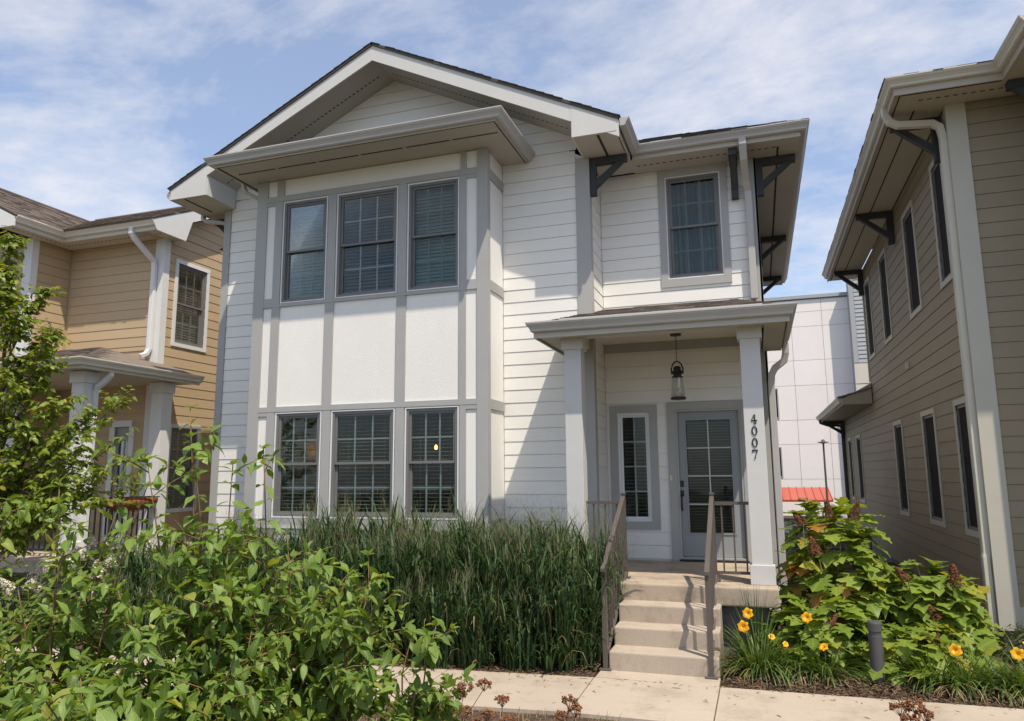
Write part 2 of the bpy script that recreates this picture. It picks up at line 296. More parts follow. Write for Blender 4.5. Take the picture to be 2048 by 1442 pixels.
def sub_rects(r, holes):
    out = [r]
    for h in holes:
        nx = []
        for a in out:
            u0, u1, z0, z1 = a
            if h[0] >= u1-1e-6 or h[1] <= u0+1e-6 or h[2] >= z1-1e-6 or h[3] <= z0+1e-6: nx.append(a); continue
            if h[0] > u0: nx.append((u0, h[0], z0, z1))
            if h[1] < u1: nx.append((h[1], u1, z0, z1))
            m0, m1 = max(u0, h[0]), min(u1, h[1])
            if h[2] > z0: nx.append((m0, m1, z0, h[2]))
            if h[3] < z1: nx.append((m0, m1, h[3], z1))
        out = nx
    return out
PITCH = .1836
def planks(parent, F, u0, u1, z0, z1, mat, base=.18, holes=(), clip=None, maxlen=3.66, seed=1, tb=.0165, tt=.009, minlen=.02):
    """lap siding: every board is an object; lower edge proud, butt joints staggered"""
    rg = random.Random(seed); k = math.floor((z0-base)/PITCH+1e-6)
    while base+k*PITCH < z1-1e-4:
        c0, c1 = base+k*PITCH, base+(k+1)*PITCH; a, b = max(c0+.005, z0), min(c1, z1); k += 1
        if b-a < .012: continue
        T = lambda z: tb+(tt-tb)*(z-c0)/PITCH
        joints = [u0]
        if clip is None and u1-u0 > maxlen:
            x = u0+rg.uniform(.6, maxlen)
            while x < u1-.4: joints.append(x); x += maxlen
        joints.append(u1)
        for s0, s1 in zip(joints[:-1], joints[1:]):
            if clip:
                (l0, r0), (l1, r1) = clip(a), clip(b)
                l0, r0, l1, r1 = max(s0, l0), min(s1, r0), max(s0, l1), min(s1, r1)
                if r0-l0 < minlen: continue
                if r1 < l1: r1 = l1 = (l1+r1)/2
                mb = MB(); mb.hexa([F.p(l0, 0, a), F.p(r0, 0, a), F.p(r0, T(a), a), F.p(l0, T(a), a), F.p(l1, 0, b), F.p(r1, 0, b), F.p(r1, T(b), b), F.p(l1, T(b), b)])
                mb.build('plank', mat, parent); continue
            e0 = s0+(.0015 if s0 > u0 else 0); e1 = s1-(.0015 if s1 < u1 else 0)
            rs = sub_rects((e0, e1, a, b), holes)
            groups = []                                        # connected pieces make one board
            for r in sorted(rs):
                for g in groups:
                    if any(abs(q[1]-r[0]) < 1e-5 or abs(q[0]-r[1]) < 1e-5 for q in g): g.append(r); break
                else: groups.append([r])
            for g in groups:
                mb = MB()
                for (p0, p1, q0, q1) in g:
                    if p1-p0 < minlen or q1-q0 < .004: continue
                    mb.hexa([F.p(p0, 0, q0), F.p(p1, 0, q0), F.p(p1, T(q0), q0), F.p(p0, T(q0), q0), F.p(p0, 0, q1), F.p(p1, 0, q1), F.p(p1, T(q1), q1), F.p(p0, T(q1), q1)])
                if mb.v: mb.build('plank', mat, parent)
def wall(parent, F, u0, u1, z0, z1, mat, holes=(), th=.16, name='wall'):
    mb = MB()
    for r in sub_rects((u0, u1, z0, z1), holes): mb.fbox(F, r[0], r[1], -th, -.002, r[2], r[3])
    return mb.build(name, mat, parent)
def window(parent, F, u0, u1, z0, z1, frame='win_frame', border='win_border', grid=(3, 2), muntin='muntin', blind=None, blind_mat='blind_dark', casing=None, cas_mat='trim_grey', casz=None, sashes=2, fw=.04, screen=False, gridlow=True, curtain=False, cas_d=.034, open_k=.5, d_off=0.):
    D = lambda d: d+d_off
    w = MB().ring(F, u0, u1, z0, z1, fw, D(-.1), D(.004)).build('window', frame, parent)
    if border: MB().ring(F, u0-.013, u1+.013, z0-.013, z1+.013, .016, D(.002), D(.016)).build('bead', border, w)
    a0, a1, b0, b1 = u0+fw, u1-fw, z0+fw, z1-fw; mid = (b0+b1)/2
    halves = [(b0, b1, -.05)] if sashes == 1 else [(mid-.012, b1, -.03), (b0, mid+.03, -.065)]
    for i, (q0, q1, d) in enumerate(halves):
        sw = .034 if sashes == 2 else .03
        MB().ring(F, a0+.001, a1-.001, q0, q1, sw, D(d-.014), D(d+.014)).build('sash', frame if sashes == 2 else (border or frame), w)
        MB().fbox(F, a0+sw, a1-sw, D(d-.003), D(d+.003), q0+sw, q1-sw).build('pane', 'glass', w)
        if screen and i == 1: continue
        if grid:
            g = MB(); c, r = grid; x0, x1, y0, y1 = a0+sw, a1-sw, q0+sw, q1-sw; mw = .011
            for k in range(1, c): x = x0+(x1-x0)*k/c; g.fbox(F, x-mw, x+mw, D(d-.013), D(d-.005), y0, y1)
            for k in range(1, r): y = y0+(y1-y0)*k/r; g.fbox(F, x0, x1, D(d-.0155), D(d-.0135), y-mw, y+mw)
            g.build('muntin', muntin, w)
    if screen: MB().fbox(F, a0+.002, a1-.002, D(-.013), D(-.011), b0, b1 if screen == 2 else mid).build('insect_screen', 'screen', w)
    if blind is not None:
        bl = MB(); p = .052; z = b0+.03; ang = blind; hw = .025; rg = random.Random(int(u0*1000))
        while z < b1-.02:
            t = ang+rg.uniform(-.05, .05); c, s = math.cos(t)*hw, math.sin(t)*hw; th = .0028
            bl.hexa([F.p(a0+.01, -.15+c, z-s-th), F.p(a1-.01, -.15+c, z-s-th), F.p(a1-.01, -.15-c, z+s-th), F.p(a0+.01, -.15-c, z+s-th),
                     F.p(a0+.01, -.15+c, z-s+th), F.p(a1-.01, -.15+c, z-s+th), F.p(a1-.01, -.15-c, z+s+th), F.p(a0+.01, -.15-c, z+s+th)]); z += p
        for q in (.18, .82):
            u = a0+(a1-a0)*q; bl.fbox(F, u-.002, u+.002, -.128, -.126, b0+.02, b1)
        stuff(bl.build('blind', blind_mat, w))
    if curtain:
        cu = MB(); n = 26
        pts = [(a0+(a1-a0)*i/n, -.2+.03*math.sin(i*1.9)+.012*math.sin(i*4.1)) for i in range(n+1)]
        for (ua, da), (ub, db) in zip(pts[:-1], pts[1:]):
            k = len(cu.v); cu.v += [F.p(ua, da, b0), F.p(ub, db, b0), F.p(ub, db, b1), F.p(ua, da, b1)]; cu.f.append((k, k+1, k+2, k+3))
        cu.build('curtain', 'curtain', w, recalc=False)
    if casing:
        cz = casz or casing; o = .014 if border else 0.
        MB().fbox(F, u0-casing, u1+casing, 0, cas_d, z1+o, z1+cz).build('casing', cas_mat, w)
        MB().fbox(F, u0-casing, u1+casing, 0, cas_d, z0-cz, z0-o).build('casing', cas_mat, w)
        MB().fbox(F, u0-casing, u0-o, 0, cas_d-.003, z0-o, z1+o).build('casing', cas_mat, w)
        MB().fbox(F, u1+o, u1+casing, 0, cas_d-.003, z0-o, z1+o).build('casing', cas_mat, w)
    return w
GP = [(0, 0), (.06, 0), (.078, .012), (.082, .035), (.098, .062), (.118, .085), (.122, .1), (.128, .104), (.128, .122), (.118, .122), (.112, .108), (.006, .108), (0, .12)]
def gutter(parent, path, mat, name='gutter'):
    """path = line of the outer lip; z is the lip's top"""
    prof = [(o-.128, z-.122) for o, z in GP]
    return MB().strip(path, prof).build(name, mat, parent)
def bracket(parent, F, u, z1, proj=.56, drop=.56, t=.1, mat='bracket'):
    """timber knee brace: wall leg, arm, brace. u = centre along the wall, z1 = top"""
    b = MB().fbox(F, u-t/2, u+t/2, .02, .12, z1-drop, z1-.1).build('bracket', mat, parent)
    MB().fbox(F, u-t/2-.006, u+t/2+.006, .02, proj, z1-.1, z1-.004).build('arm', mat, b)
    h = t/2-.008; a = MB()
    lp = lambda uu: [F.p(uu, .11, z1-drop+.1), F.p(uu, .11, z1-drop+.215), F.p(uu, proj-.14, z1-.09), F.p(uu, proj-.03, z1-.09)]
    a.prism(lp(u-h), lp(u+h)); a.build('brace', mat, b); return b
def vents(parent, pts, mat='vent', dash=.05, gap=.045, w=.03, z=-.003, name='soffit_vent'):
    """a row of small slots in a soffit, from point to point"""
    mb = MB()
    for a, b in zip(pts[:-1], pts[1:]):
        a, b = V(a), V(b); L = (b-a).length; t = (b-a)/L; n = t.cross(V((0, 0, 1))).normalized()*w/2; s = 0
        while s+dash < L:
            p, q = a+t*s, a+t*(s+dash); dz = V((0, 0, z)); d2 = V((0, 0, z*.3))
            mb.hexa([p-n+dz, q-n+dz, q+n+dz, p+n+dz, p-n+d2, q-n+d2, q+n+d2, p+n+d2]); s += dash+gap
    return stuff(mb.build(name, mat, parent))
def shingles(parent, A, B, C2, D2, mat, expo=.145, lift=.009, seed=3, deck=.03, name='shingles'):
    """laminated shingles on a roof plane A-B (eave, left to right) C2-D2 (top, right to left)"""
    A, B, C2, D2 = map(V, (A, B, C2, D2)); rg = random.Random(seed)
    n = (B-A).cross((D2 if (D2-A).length > .01 else C2)-A).normalized()
    if n.z < 0: n = -n
    mb = MB()
    dn = n*deck
    MB().prism([A-dn, B-dn, C2-dn, D2-dn] if (C2-D2).length > .02 else [A-dn, B-dn, C2-dn], [A, B, C2, D2] if (C2-D2).length > .02 else [A, B, C2]).build('roof_deck', mat, parent)
    slopeL = max((D2-A).length, .01); us = (B-A).normalized(); vs = n.cross(us).normalized()
    if vs.z < 0: vs = -vs
    H = (D2-A).dot(vs); k = 0
    while k*expo < H:
        v0 = k*expo-.012; v1 = min(H, v0+expo+.03); t = max(0, min(1, v0/H)); l = A.lerp(D2, t); r = B.lerp(C2, t)
        ul, ur = (l-A).dot(us)-.012, (r-A).dot(us)+.012; u = ul-rg.uniform(0, .25)
        t1 = max(0, min(1, v1/H)); ul1, ur1 = (A.lerp(D2, t1)-A).dot(us)-.012, (B.lerp(C2, t1)-A).dot(us)+.012
        while u < ur:
            w = rg.uniform(.11, .30); a, b = max(u, ul), min(u+w-.004, ur); u += w
            if b-a < .02: continue
            a1, b1 = max(a, ul1), min(b, ur1)
            if a1 > b1: a1 = b1 = min(max((a1+b1)/2, ul1), ur1)
            h = lift*rg.choice((.55, 1, 1.3)); dv = rg.choice((0, 0, -.008)); p = lambda uu, vv, hh: A+us*uu+vs*vv+n*hh
            k0 = len(mb.v); mb.v += [tuple(q) for q in (p(a, v0+dv, .001), p(b, v0+dv, .001), p(b, v0+dv, h+.003), p(a, v0+dv, h+.003), p(b1, v1, .0015), p(a1, v1, .0015))]
            mb.f += [(k0, k0+1, k0+2, k0+3), (k0+3, k0+2, k0+4, k0+5), (k0+1, k0+4, k0+2), (k0, k0+3, k0+5)]
        k += 1
    return stuff(mb.build(name, mat, parent, recalc=False))

# ------------------------------------------------------------------ ground, path
def sheet(name, pts, z, mat): 
    mb = MB(); mb.v = [(x, y, z) for x, y in pts]; mb.f = [tuple(range(len(pts)))]
    return mb.build(name, mat, None)
struct(sheet('ground', [(-250, -60), (250, -60), (250, 320), (-250, 320)], -.06, 'lawn'))
struct(sheet('parking_lot', [(-40, 15.5), (60, 15.5), (60, 24), (-40, 24)], -.05, 'asphalt'))
def bed(name, x0, x1, y0, y1, nx, ny, amp, seed, base=-.035):
    rg = np.random.default_rng(seed); xs = np.linspace(x0, x1, nx); ys = np.linspace(y0, y1, ny); mb = MB()
    for j, y in enumerate(ys):
        for i, x in enumerate(xs):
            e = min(i, nx-1-i, j, ny-1-j); yy = y
            if j == 0: yy = path_far(x)-.015
            mb.v.append((x, yy, base+(0 if e == 0 else amp*(.6+.4*math.sin(x*2.1+y*1.3))*min(1, e/4)+rg.uniform(-.012, .012))))
    for j in range(ny-1):
        for i in range(nx-1): a = j*nx+i; mb.f.append((a, a+1, a+nx+1, a+nx))
    return struct(mb.build(name, 'mulch', None, smooth=True))
PF = [(-30, -6.2), (-.09, -3.29), (4.78, -2.82), (6.86, -2.61), (8.03, -2.60), (10.43, -2.52), (16, -2.35), (40, -1.9)]
def path_far(x):
    for (a, b), (c, d) in zip(PF[:-1], PF[1:]):
        if a <= x <= c: return b+(d-b)*(x-a)/(c-a)
def path_near(x): return path_far(x)-1.08
bed('mulch_bed', -12, 6.9, -2.9, 1.0, 90, 24, .07, 1)
bed('mulch_bed', 8.02, 16, -2.6, 8, 60, 60, .10, 2)
mb = MB(); mb.v = [(-30, -11.5, -.03), (40, -11.5, -.03)]+[(x, path_near(x)+.02, -.03) for x in (40, 16, 10.43, 8.03, 6.86, 4.78, -.09, -30)]; mb.f = [tuple(range(10))]
struct(mb.build('planting_strip', 'mulch', None))
walk = bpy.data.objects.new('sidewalk', None); COL.objects.link(walk); walk['kind'] = 'structure'
js = [-9.4, -7.9, -6.4, -4.9, -3.4, -1.9, -.5, 1.0, 2.45, 3.92, 5.4, 6.86, 8.03, 9.5, 11.0, 12.5, 14.0, 15.5]
for a, b in zip(js[:-1], js[1:]):
    g = .005; n = 3; xs = [a+g+(b-a-2*g)*i/n for i in range(n+1)]; lo = [(x+(.02 if x < 8 else 0), path_near(x)) for x in xs]; hi = [(x, path_far(x)) for x in xs][::-1]
    MB().prism([(x, y, -.1) for x, y in lo+hi], [(x, y, rnd.uniform(-.001, .001)) for x, y in lo+hi]).build('slab', 'concrete', walk)
MB().box(6.87, 8.02, -2.594, -2.3, -.1, -.002).build('slab', 'concrete', walk)

# ------------------------------------------------------------------ the white house
HW = thing('white_house', (3.2, 0, 0), 'white lap siding house with grey trim, bay window and gabled roof, number 4007', 'house')
S, T_, G_ = 'white_siding', 'trim_grey', 'gutter'
XG, XR, YR, YB = 6.357, 8.646, .83, -.6845
APX, APZ, EZ, SL = 3.2, 8.508, 6.653, .4915
roofz = lambda x: APZ-abs(x-APX)*SL
F0, FB, FRc = front(0), front(YB), front(YR)
# gable wall, with the opening behind the bay
w0 = wall(HW, F0, .002, XG-.002, .10, 6.46, S, [(1.36, 4.92, 1.0, 6.4)])
planks(w0, F0, .125, 1.215, .18, 6.62, S, seed=1)
planks(w0, F0, 5.062, 6.178, .18, 6.62, S, seed=2, maxlen=9)
cl = lambda z: (APX-(APZ-.235-z)/SL, APX+(APZ-.235-z)/SL)
MB().prism([(x, .002, z) for x, z in ((.0, 6.46), (XG, 6.46), (APX, APZ-.2))], [(x, .15, z) for x, z in ((.0, 6.46), (XG, 6.46), (APX, APZ-.2))]).build('gable_wall', S, HW)
planks(w0, F0, -.1, XG+.05, 6.621, 8.2, S, clip=lambda z: (max(cl(z)[0], .1), min(cl(z)[1], 6.2)), base=.18)
MB().fbox(F0, -.012, .122, 0, .03, .12, 6.47).build('corner_board', T_, HW)
MB().fbox(F0, 6.182, XG+.03, 0, .03, .12, 6.47).build('corner_board', T_, HW)
FX = right(XG)
w1 = wall(HW, FX, .0, YR, .10, 6.46, S)
planks(w1, FX, .115, YR-.001, .72, 6.47, S, seed=4)
MB().fbox(FX, 0.001, .112, 0, .03, .12, 6.47).build('corner_board', T_, HW)
# recessed wing wall
holesR = [(7.363, 8.161, 4.759, 6.343), (6.53, 7.005, 1.24, 2.81), (7.37, 8.275, .74, 2.825)]
w2 = wall(HW, FRc, XG-.1, XR-.002, .10, 6.46, S, holesR)
planks(w2, FRc, XG+.022, 8.50, 4.30, 6.47, S, holes=[holesR[0]], seed=5, maxlen=9)
planks(w2, FRc, XG+.022, 8.50, .735, 3.71, S, holes=[holesR[1], holesR[2]], seed=6, maxlen=9)
MB().fbox(FRc, 8.502, XR+.028, 0, .03, .5, 6.47).build('corner_board', T_, HW)
w3 = wall(HW, right(XR), YR, 8.6, .10, 6.46, S)
planks(w3, right(XR), YR+.12, 8.6, .18, 6.47, S, seed=8)
MB().fbox(right(XR), YR-.03, YR+.118, 0, .03, .5, 6.47).build('corner_board', T_, HW)
wall(HW, left(0), .15, 8.6, .10, 6.46, S)
wall(HW, Fr((0, 8.6, 0), (1, 0, 0), (0, 1, 0)), 0, XR, .10, 6.46, S)
for x0, x1, y0 in ((.16, 6.19, .17), (6.191, XR-.17, 1.0)):
    MB().box(x0, x1, y0, 8.4, 3.40, 3.62).build('floor', 'interior', HW)
    MB().box(x0, x1, y0, 8.4, .55, .68).build('floor', 'interior', HW)
    MB().box(x0, x1, y0, 8.4, 6.42, 6.46).build('ceiling', 'interior', HW)
MB().box(.2, XR-.16, 4.4, 4.5, .681, 6.419).build('partition', 'interior', HW)
MB().box(.02, XG-.02, .02, 8.5, -.1, .1).build('foundation', 'foundation', HW)

# bay
ups = [(1.684, 2.477), (2.6435, 3.666), (3.829, 4.6385)]
bh = [(a, b, 4.532, 6.148) for a, b in ups]+[(a, b, 1.335, 2.8536) for a, b in ups]
wb = wall(HW, FB, 1.215, 5.052, .35, 6.52, 'stucco', bh, th=.12, name='bay_wall')
for F, x in ((right(5.052), 5.052), (left(1.215), 1.215)):
    wall(HW, F, YB+.12, -.001, .35, 6.52, 'stucco', th=.12, name='bay_side')
    MB().fbox(F, YB, YB+.088, 0, .02, .35, 6.526).build('corner_board', T_, HW)
    for z0, z1 in ((6.11, 6.257), (4.479, 4.62), (2.812, 2.95), (1.229, 1.325)): MB().fbox(F, YB+.09, -.023, 0, .018, z0, z1).build('band', T_, HW)
    MB().fbox(F, YB+.09, -.023, 0, .024, 1.19, 1.227).build('band', 'fascia_white', HW)
dT = .022
for u0, u1 in ((1.195, 1.383), (4.91, 5.072)): MB().fbox(FB, u0, u1, 0, dT, .35, 6.526).build('corner_board', T_, HW)
for z0, z1 in ((6.165, 6.257), (4.479, 4.515), (2.872, 2.95), (1.229, 1.318)): MB().fbox(FB, 1.3845, 4.9085, 0, dT, z0, z1).build('band', T_, HW)
MB().fbox(FB, 1.3845, 4.9085, 0, .035, 1.185, 1.226).build('band', 'fascia_white', HW)
bat = [(1.535, 1.684), (2.477, 2.6435), (3.666, 3.829), (4.6385, 4.745)]
for i, (u0, u1) in enumerate(bat):
    o = .0145
    for (z0, z1) in ((4.5165, 6.1635), (1.3195, 2.8705)): MB().fbox(FB, u0+(o if i else 0), u1-(o if i < 3 else 0), 0, dT-.003, z0, z1).build('batten', T_, HW)
    MB().fbox(FB, u0+.003, min(u1, u0+.155)-.003, 0, dT-.003, 2.951, 4.478).build('batten', T_, HW)
    if i in (0, 3): MB().fbox(FB, u0+.02, u1-.0, 0, dT-.003, 6.2585, 6.526).build('batten', T_, HW)
for u0, u1 in ((1.3845, 1.5335), (4.7465, 4.9085)):
    for z0, z1 in ((6.11, 6.1635), (4.5165, 4.62), (2.812, 2.8705)): MB().fbox(FB, u0, u1, 0, dT-.004, z0, z1).build('band', T_, HW)
for i, (a, b) in enumerate(ups):
    window(HW, FB, a+.013, b-.013, 4.545, 6.148-.013, grid=(3, 2), muntin='muntin_dim' if i != 1 else 'muntin', blind=1.12 if i != 1 else .75, blind_mat=('blind_teal', 'blind_blue', 'blind_teal')[i])
    window(HW, FB, a+.013, b-.013, 1.348, 2.8536-.004, grid=(3, 2), blind=.12 if i == 1 else .06, blind_mat='blind_dark')
# bay roof: soffit, fascia, gutter, shed top
YS = -1.42
MB().box(.985, 5.437, YS, -.002, 6.53, 6.545).build('soffit', 'soffit', HW)
MB().strip([(.975, -.001, 6.515), (.975, YS-.005, 6.515), (5.447, YS-.005, 6.515), (5.447, -.001, 6.515)], [(0, 0), (.02, 0), (.02, .12), (0, .12)]).build('fascia', 'soffit', HW)
gutter(HW, [(.835, -.002, 6.66), (.835, -1.545, 6.66), (5.575, -1.545, 6.66), (5.575, -.002, 6.66)], G_)
shingles(HW, (.88, -1.5, 6.645), (5.53, -1.5, 6.645), (4.95, -.02, 7.05), (1.45, -.02, 7.05), 'shingle_dark', seed=5)
for a, b, t in (((5.53, -1.5, 6.645), (5.53, -.02, 6.645), (4.95, -.02, 7.05)), ((.88, -.02, 6.645), (.88, -1.5, 6.645), (1.45, -.02, 7.05))): MB().prism([a, b, t], [(q[0], q[1], q[2]-.03) for q in (a, b, t)]).build('roof_hip', 'shingle_dark', HW)
for i in range(6):
    x0 = 1.12+i*.715; MB().box(x0, x0+.665, -1.095, -1.07, 6.5265, 6.5295).build('soffit_vent', 'vent', HW)
mv = MB(); mv.strip([(1.005, -.002, 6.525), (1.005, -1.39, 6.525), (5.415, -1.39, 6.525), (5.415, -.002, 6.525)], [(0, 0), (.014, 0), (.014, .0045), (0, .0045)]); mv.build('soffit_groove', 'vent', HW)
# main gable roof
YF, YBK = -.7355, 9.0
for s, xe in ((-1, -.565), (1, 6.965)):
    nx = (SL*s, 0, 1); ln = math.hypot(SL, 1); nrm = V((SL*s/ln, 0, 1/ln))
    e, r = V((xe, 0, roofz(xe))), V((APX, 0, APZ))
    if s < 0: shingles(HW, (xe, YBK, e.z), (xe, YF-.02, e.z), (APX, YF-.02, APZ), (APX, YBK, APZ), 'shingle_dark', seed=11, deck=.04)
    else: shingles(HW, (xe, YF-.02, e.z), (xe, YBK, e.z), (APX, YBK, APZ), (APX, YF-.02, APZ), 'shingle_dark', seed=12, deck=.04)
    # rake fascia and sloping soffit
    fw_ = .215; o1 = .042
    def rk(x, off): return roofz(x)-off*ln
    xi = xe+(.01 if s < 0 else -.01)
    P = [(xi, rk(xi, o1)), (APX, rk(APX, o1)), (APX, rk(APX, fw_+o1)), (xi, rk(xi, fw_+o1))]
    if s < 0: P[3] = (-.52, rk(-.52, .2))
    MB().prism([(x, YF, z) for x, z in P], [(x, YF+.03, z) for x, z in P]).build('rake_fascia', 'fascia_white', HW)
    xw = .19 if s < 0 else 6.31
    Q = [(xw, rk(xw, .19)), (APX, rk(APX, .19)), (APX, rk(APX, .21)), (xw, rk(xw, .21))]
    MB().prism([(x, YF+.031, z) for x, z in Q], [(x, -.001, z) for x, z in Q]).build('soffit', 'soffit', HW)
    vents(HW, [(APX+s*.12, -.3, rk(APX+s*.12, .21)), (xw+(-s)*.05, -.3, rk(xw-s*.05, .21))], w=.022, dash=.04, gap=.04)
    # cornice return box
    xa, xb = (-.526, .192) if s < 0 else (6.31, 6.925)
    R = [(xa, 6.462), (xb, 6.462), (xb, rk(xb, .05)), (xa, rk(xa, .05))]
    MB().prism([(x, YF-.004, z) for x, z in R], [(x, YF+.02, z) for x, z in R]).build('cornice_return', 'fascia_white', HW)
    xin = xb if s < 0 else xa
    MB().box(xin-.012, xin+.012, YF+.021, -.032, 6.466, rk(xin, .215)).build('cornice_return', 'fascia_white', HW)
    ys = (YF+.022, 8.9) if s < 0 else (YF+.022, .72)
    MB().box(xa+.014, xb-.014, ys[0], -.034, 6.462, 6.476).build('soffit', 'soffit', HW)
    if s < 0: MB().box(xa+.014, -.014, -.033, 8.9, 6.462, 6.476).build('soffit', 'soffit', HW)
    else: MB().box(XG+.032, xb+.0, -.033, .74, 6.462, 6.476).build('soffit', 'soffit', HW)
    xm = (-.27 if s < 0 else 6.66); MB().box(xm-.018, xm+.018, YF+.05, -.05 if s < 0 else .1, 6.458, 6.4615).build('soffit_vent', 'vent', HW)
MB().box(-.548, -.526, YF+.0, 8.9, 6.462, 6.61).build('fascia', 'fascia_white', HW)
MB().box(6.925, 6.945, YF+.021, .26, 6.462, 6.63).build('fascia', 'soffit', HW)
gutter(HW, [(-.67, 8.9, 6.63), (-.67, YF+.02, 6.63)], 'fascia_white')
# wing eave: gutters, fascia, soffit, hip roof
gutter(HW, [(7.095, YF+.005, 6.65), (7.095, .156, 6.65), (9.39, .156, 6.65), (9.39, 8.9, 6.65)], G_)
MB().strip([(6.97, .27, 6.462), (9.27, .27, 6.462), (9.27, 8.8, 6.462)], [(-.022, 0), (0, 0), (0, .17), (-.022, .17)]).build('fascia', 'soffit', HW)
MB().box(6.926, 9.249, .2925, YR-.032, 6.464, 6.478).build('soffit', 'soffit', HW)
MB().box(XR+.03, 9.249, YR-.031, 8.8, 6.464, 6.478).build('soffit', 'soffit', HW)
vents(HW, [(7.0, .52, 6.464), (8.98, .52, 6.464)], w=.025)
vents(HW, [(8.98, .52, 6.464), (8.98, 8.6, 6.464)], w=.03, dash=.22, gap=.012)
shingles(HW, (6.6, .17, 6.645), (9.37, .17, 6.645), (7.5, 2.04, 7.585), (5.05, 2.04, 7.585), 'shingle_dark', seed=21)
shingles(HW, (9.37, .17, 6.645), (9.37, 8.9, 6.645), (7.5, 7.03, 7.585), (7.5, 2.04, 7.585), 'shingle_dark', seed=22, expo=.3)
MB().box(4.9, 7.52, 2.03, 8.9, 7.54, 7.58).build('roof_top', 'shingle_dark', HW)
for F, u in ((FX, .055), (right(XR), YR+.05), (right(XR), 4.75), (right(XR), 7.9)): bracket(HW, F, u, 6.462, .575 if u > .5 else .57)
bracket(HW, FRc, 8.37, 6.462, .5, .6)
bracket(HW, left(0), .35, 6.462, .5)
MB().box(-.34, -.002, .35, 2.2, 5.80, 5.90).build('side_eave', 'fascia_white', HW)
MB().prism([(-.38, .3, 5.905), (-.002, .3, 5.905), (-.002, .3, 6.03)], [(-.38, 2.25, 5.905), (-.002, 2.25, 5.905), (-.002, 2.25, 6.03)]).build('side_roof', 'shingle_dark', HW)
# recessed window
window(HW, FRc, 7.376, 8.148, 4.772, 6.330, grid=(3, 2), muntin='muntin_dim', curtain=True, casing=.115, casz=.135, blind=None)
# downspouts
MB().spout([(8.51, .245, 6.56), (8.51, .245, 6.46), (8.515, .34, 6.28), (8.53, .62, 6.08), (8.545, .73, 5.95), (8.55, .745, 5.8), (8.55, .745, 4.36)], .1, .075, (1, 0, 0)).build('downspout', G_, HW)
MB().spout([(.93, -.72, 6.55), (.93, -.72, 6.47), (.96, -.70, 6.40), (1.06, -.64, 6.35), (1.14, -.60, 6.30), (1.155, -.59, 6.2), (1.155, -.59, .3)], .075, .06, (0, 1, 0)).build('downspout', G_, HW)
MB().spout([(-.58, .1, 6.52), (-.58, .1, 6.42), (-.5, .1, 6.36), (-.2, .1, 6.31), (-.08, .1, 6.27), (-.06, .1, 6.15), (-.06, .1, .3)], .08, .06, (0, 1, 0)).build('downspout', G_, HW)

# porch
MB().box(6.1, 8.605, -1.41, YR, .512, .712).build('porch_slab', 'porch_concrete', HW, bevel=.018)
MB().box(6.2, 8.5, -1.24, YR-.05, -.1, .511).build('porch_foundation', 'foundation', HW)
for i in range(3):
    MB().box(6.95, 8.014, -1.71-.3*i, -1.405-(.0 if i == 0 else .3*i-.02), -.08, .534-.178*i).build('step', 'concrete', HW, bevel=.016)
for x0, x1 in ((6.253, 6.466), (8.345, 8.566)):
    c = MB().box(x0, x1, -1.166, -.953, .713, 3.49).build('column', 'fascia_white' if False else 'column_paint', HW, bevel=.006)
    MB().box(x0-.022, x1+.022, -1.188, -.931, .7125, .925).build('plinth', 'column_paint', c, bevel=.006)
    MB().box(x0-.028, x1+.028, -1.194, -.925, 3.46, 3.618).build('capital', 'column_paint', c, bevel=.006)
MB().box(6.2, 8.62, -1.18, -.94, 3.62, 3.86).build('beam', 'column_paint', HW)
MB().box(8.36, 8.6, -.939, YR-.03, 3.64, 3.86).build('beam', 'column_paint', HW)
MB().box(6.2, XG-.02, -.939, -.04, 3.64, 3.86).build('beam', 'column_paint', HW)
MB().box(XG-.01, 8.5, -.93, YR-.005, 3.838, 3.856).build('porch_ceiling', 'porch_ceiling', HW)
MB().fbox(FRc, XG+.024, 8.50, 0, .028, 3.70, 3.836).build('frieze', T_, HW)
MB().box(5.99, 8.86, -1.43, -1.182, 3.60, 3.615).build('soffit', 'soffit', HW)
MB().box(8.622, 8.86, -1.18, YR-.04, 3.60, 3.615).build('soffit', 'soffit', HW)
MB().box(5.99, 6.198, -1.18, -.03, 3.60, 3.615).build('soffit', 'soffit', HW)
MB().strip([(5.97, -.03, 3.575), (5.97, -1.44, 3.575), (8.87, -1.44, 3.575), (8.87, YR-.03, 3.575)], [(0, 0), (.02, 0), (.02, .17), (0, .17)]).build('fascia', 'soffit', HW)
gutter(HW, [(5.87, -.03, 3.765), (5.87, -1.56, 3.765), (8.975, -1.56, 3.765), (8.975, YR-.06, 3.765)], G_)
shingles(HW, (5.93, -1.48, 3.745), (8.93, -1.48, 3.745), (8.3, YR-.005, 4.38), (6.36, YR-.005, 4.38), 'shingle', seed=31)
for tri in ([(8.93, -1.48, 3.745), (8.93, YR, 3.745), (8.3, YR-.005, 4.38)], [(5.93, -.02, 3.745), (5.93, -1.48, 3.745), (6.19, -.02, 4.14)]):
    MB().prism(tri, [(q[0], q[1], q[2]-.04) for q in tri]).build('roof_hip', 'shingle', HW)
MB().spout([(8.905, .52, 3.66), (8.905, .52, 3.52), (8.88, .54, 3.42), (8.76, .56, 3.33), (8.71, .565, 3.24), (8.70, .565, 3.1), (8.70, .565, .35)], .085, .09, (0, 1, 0)).build('downspout', G_, HW)
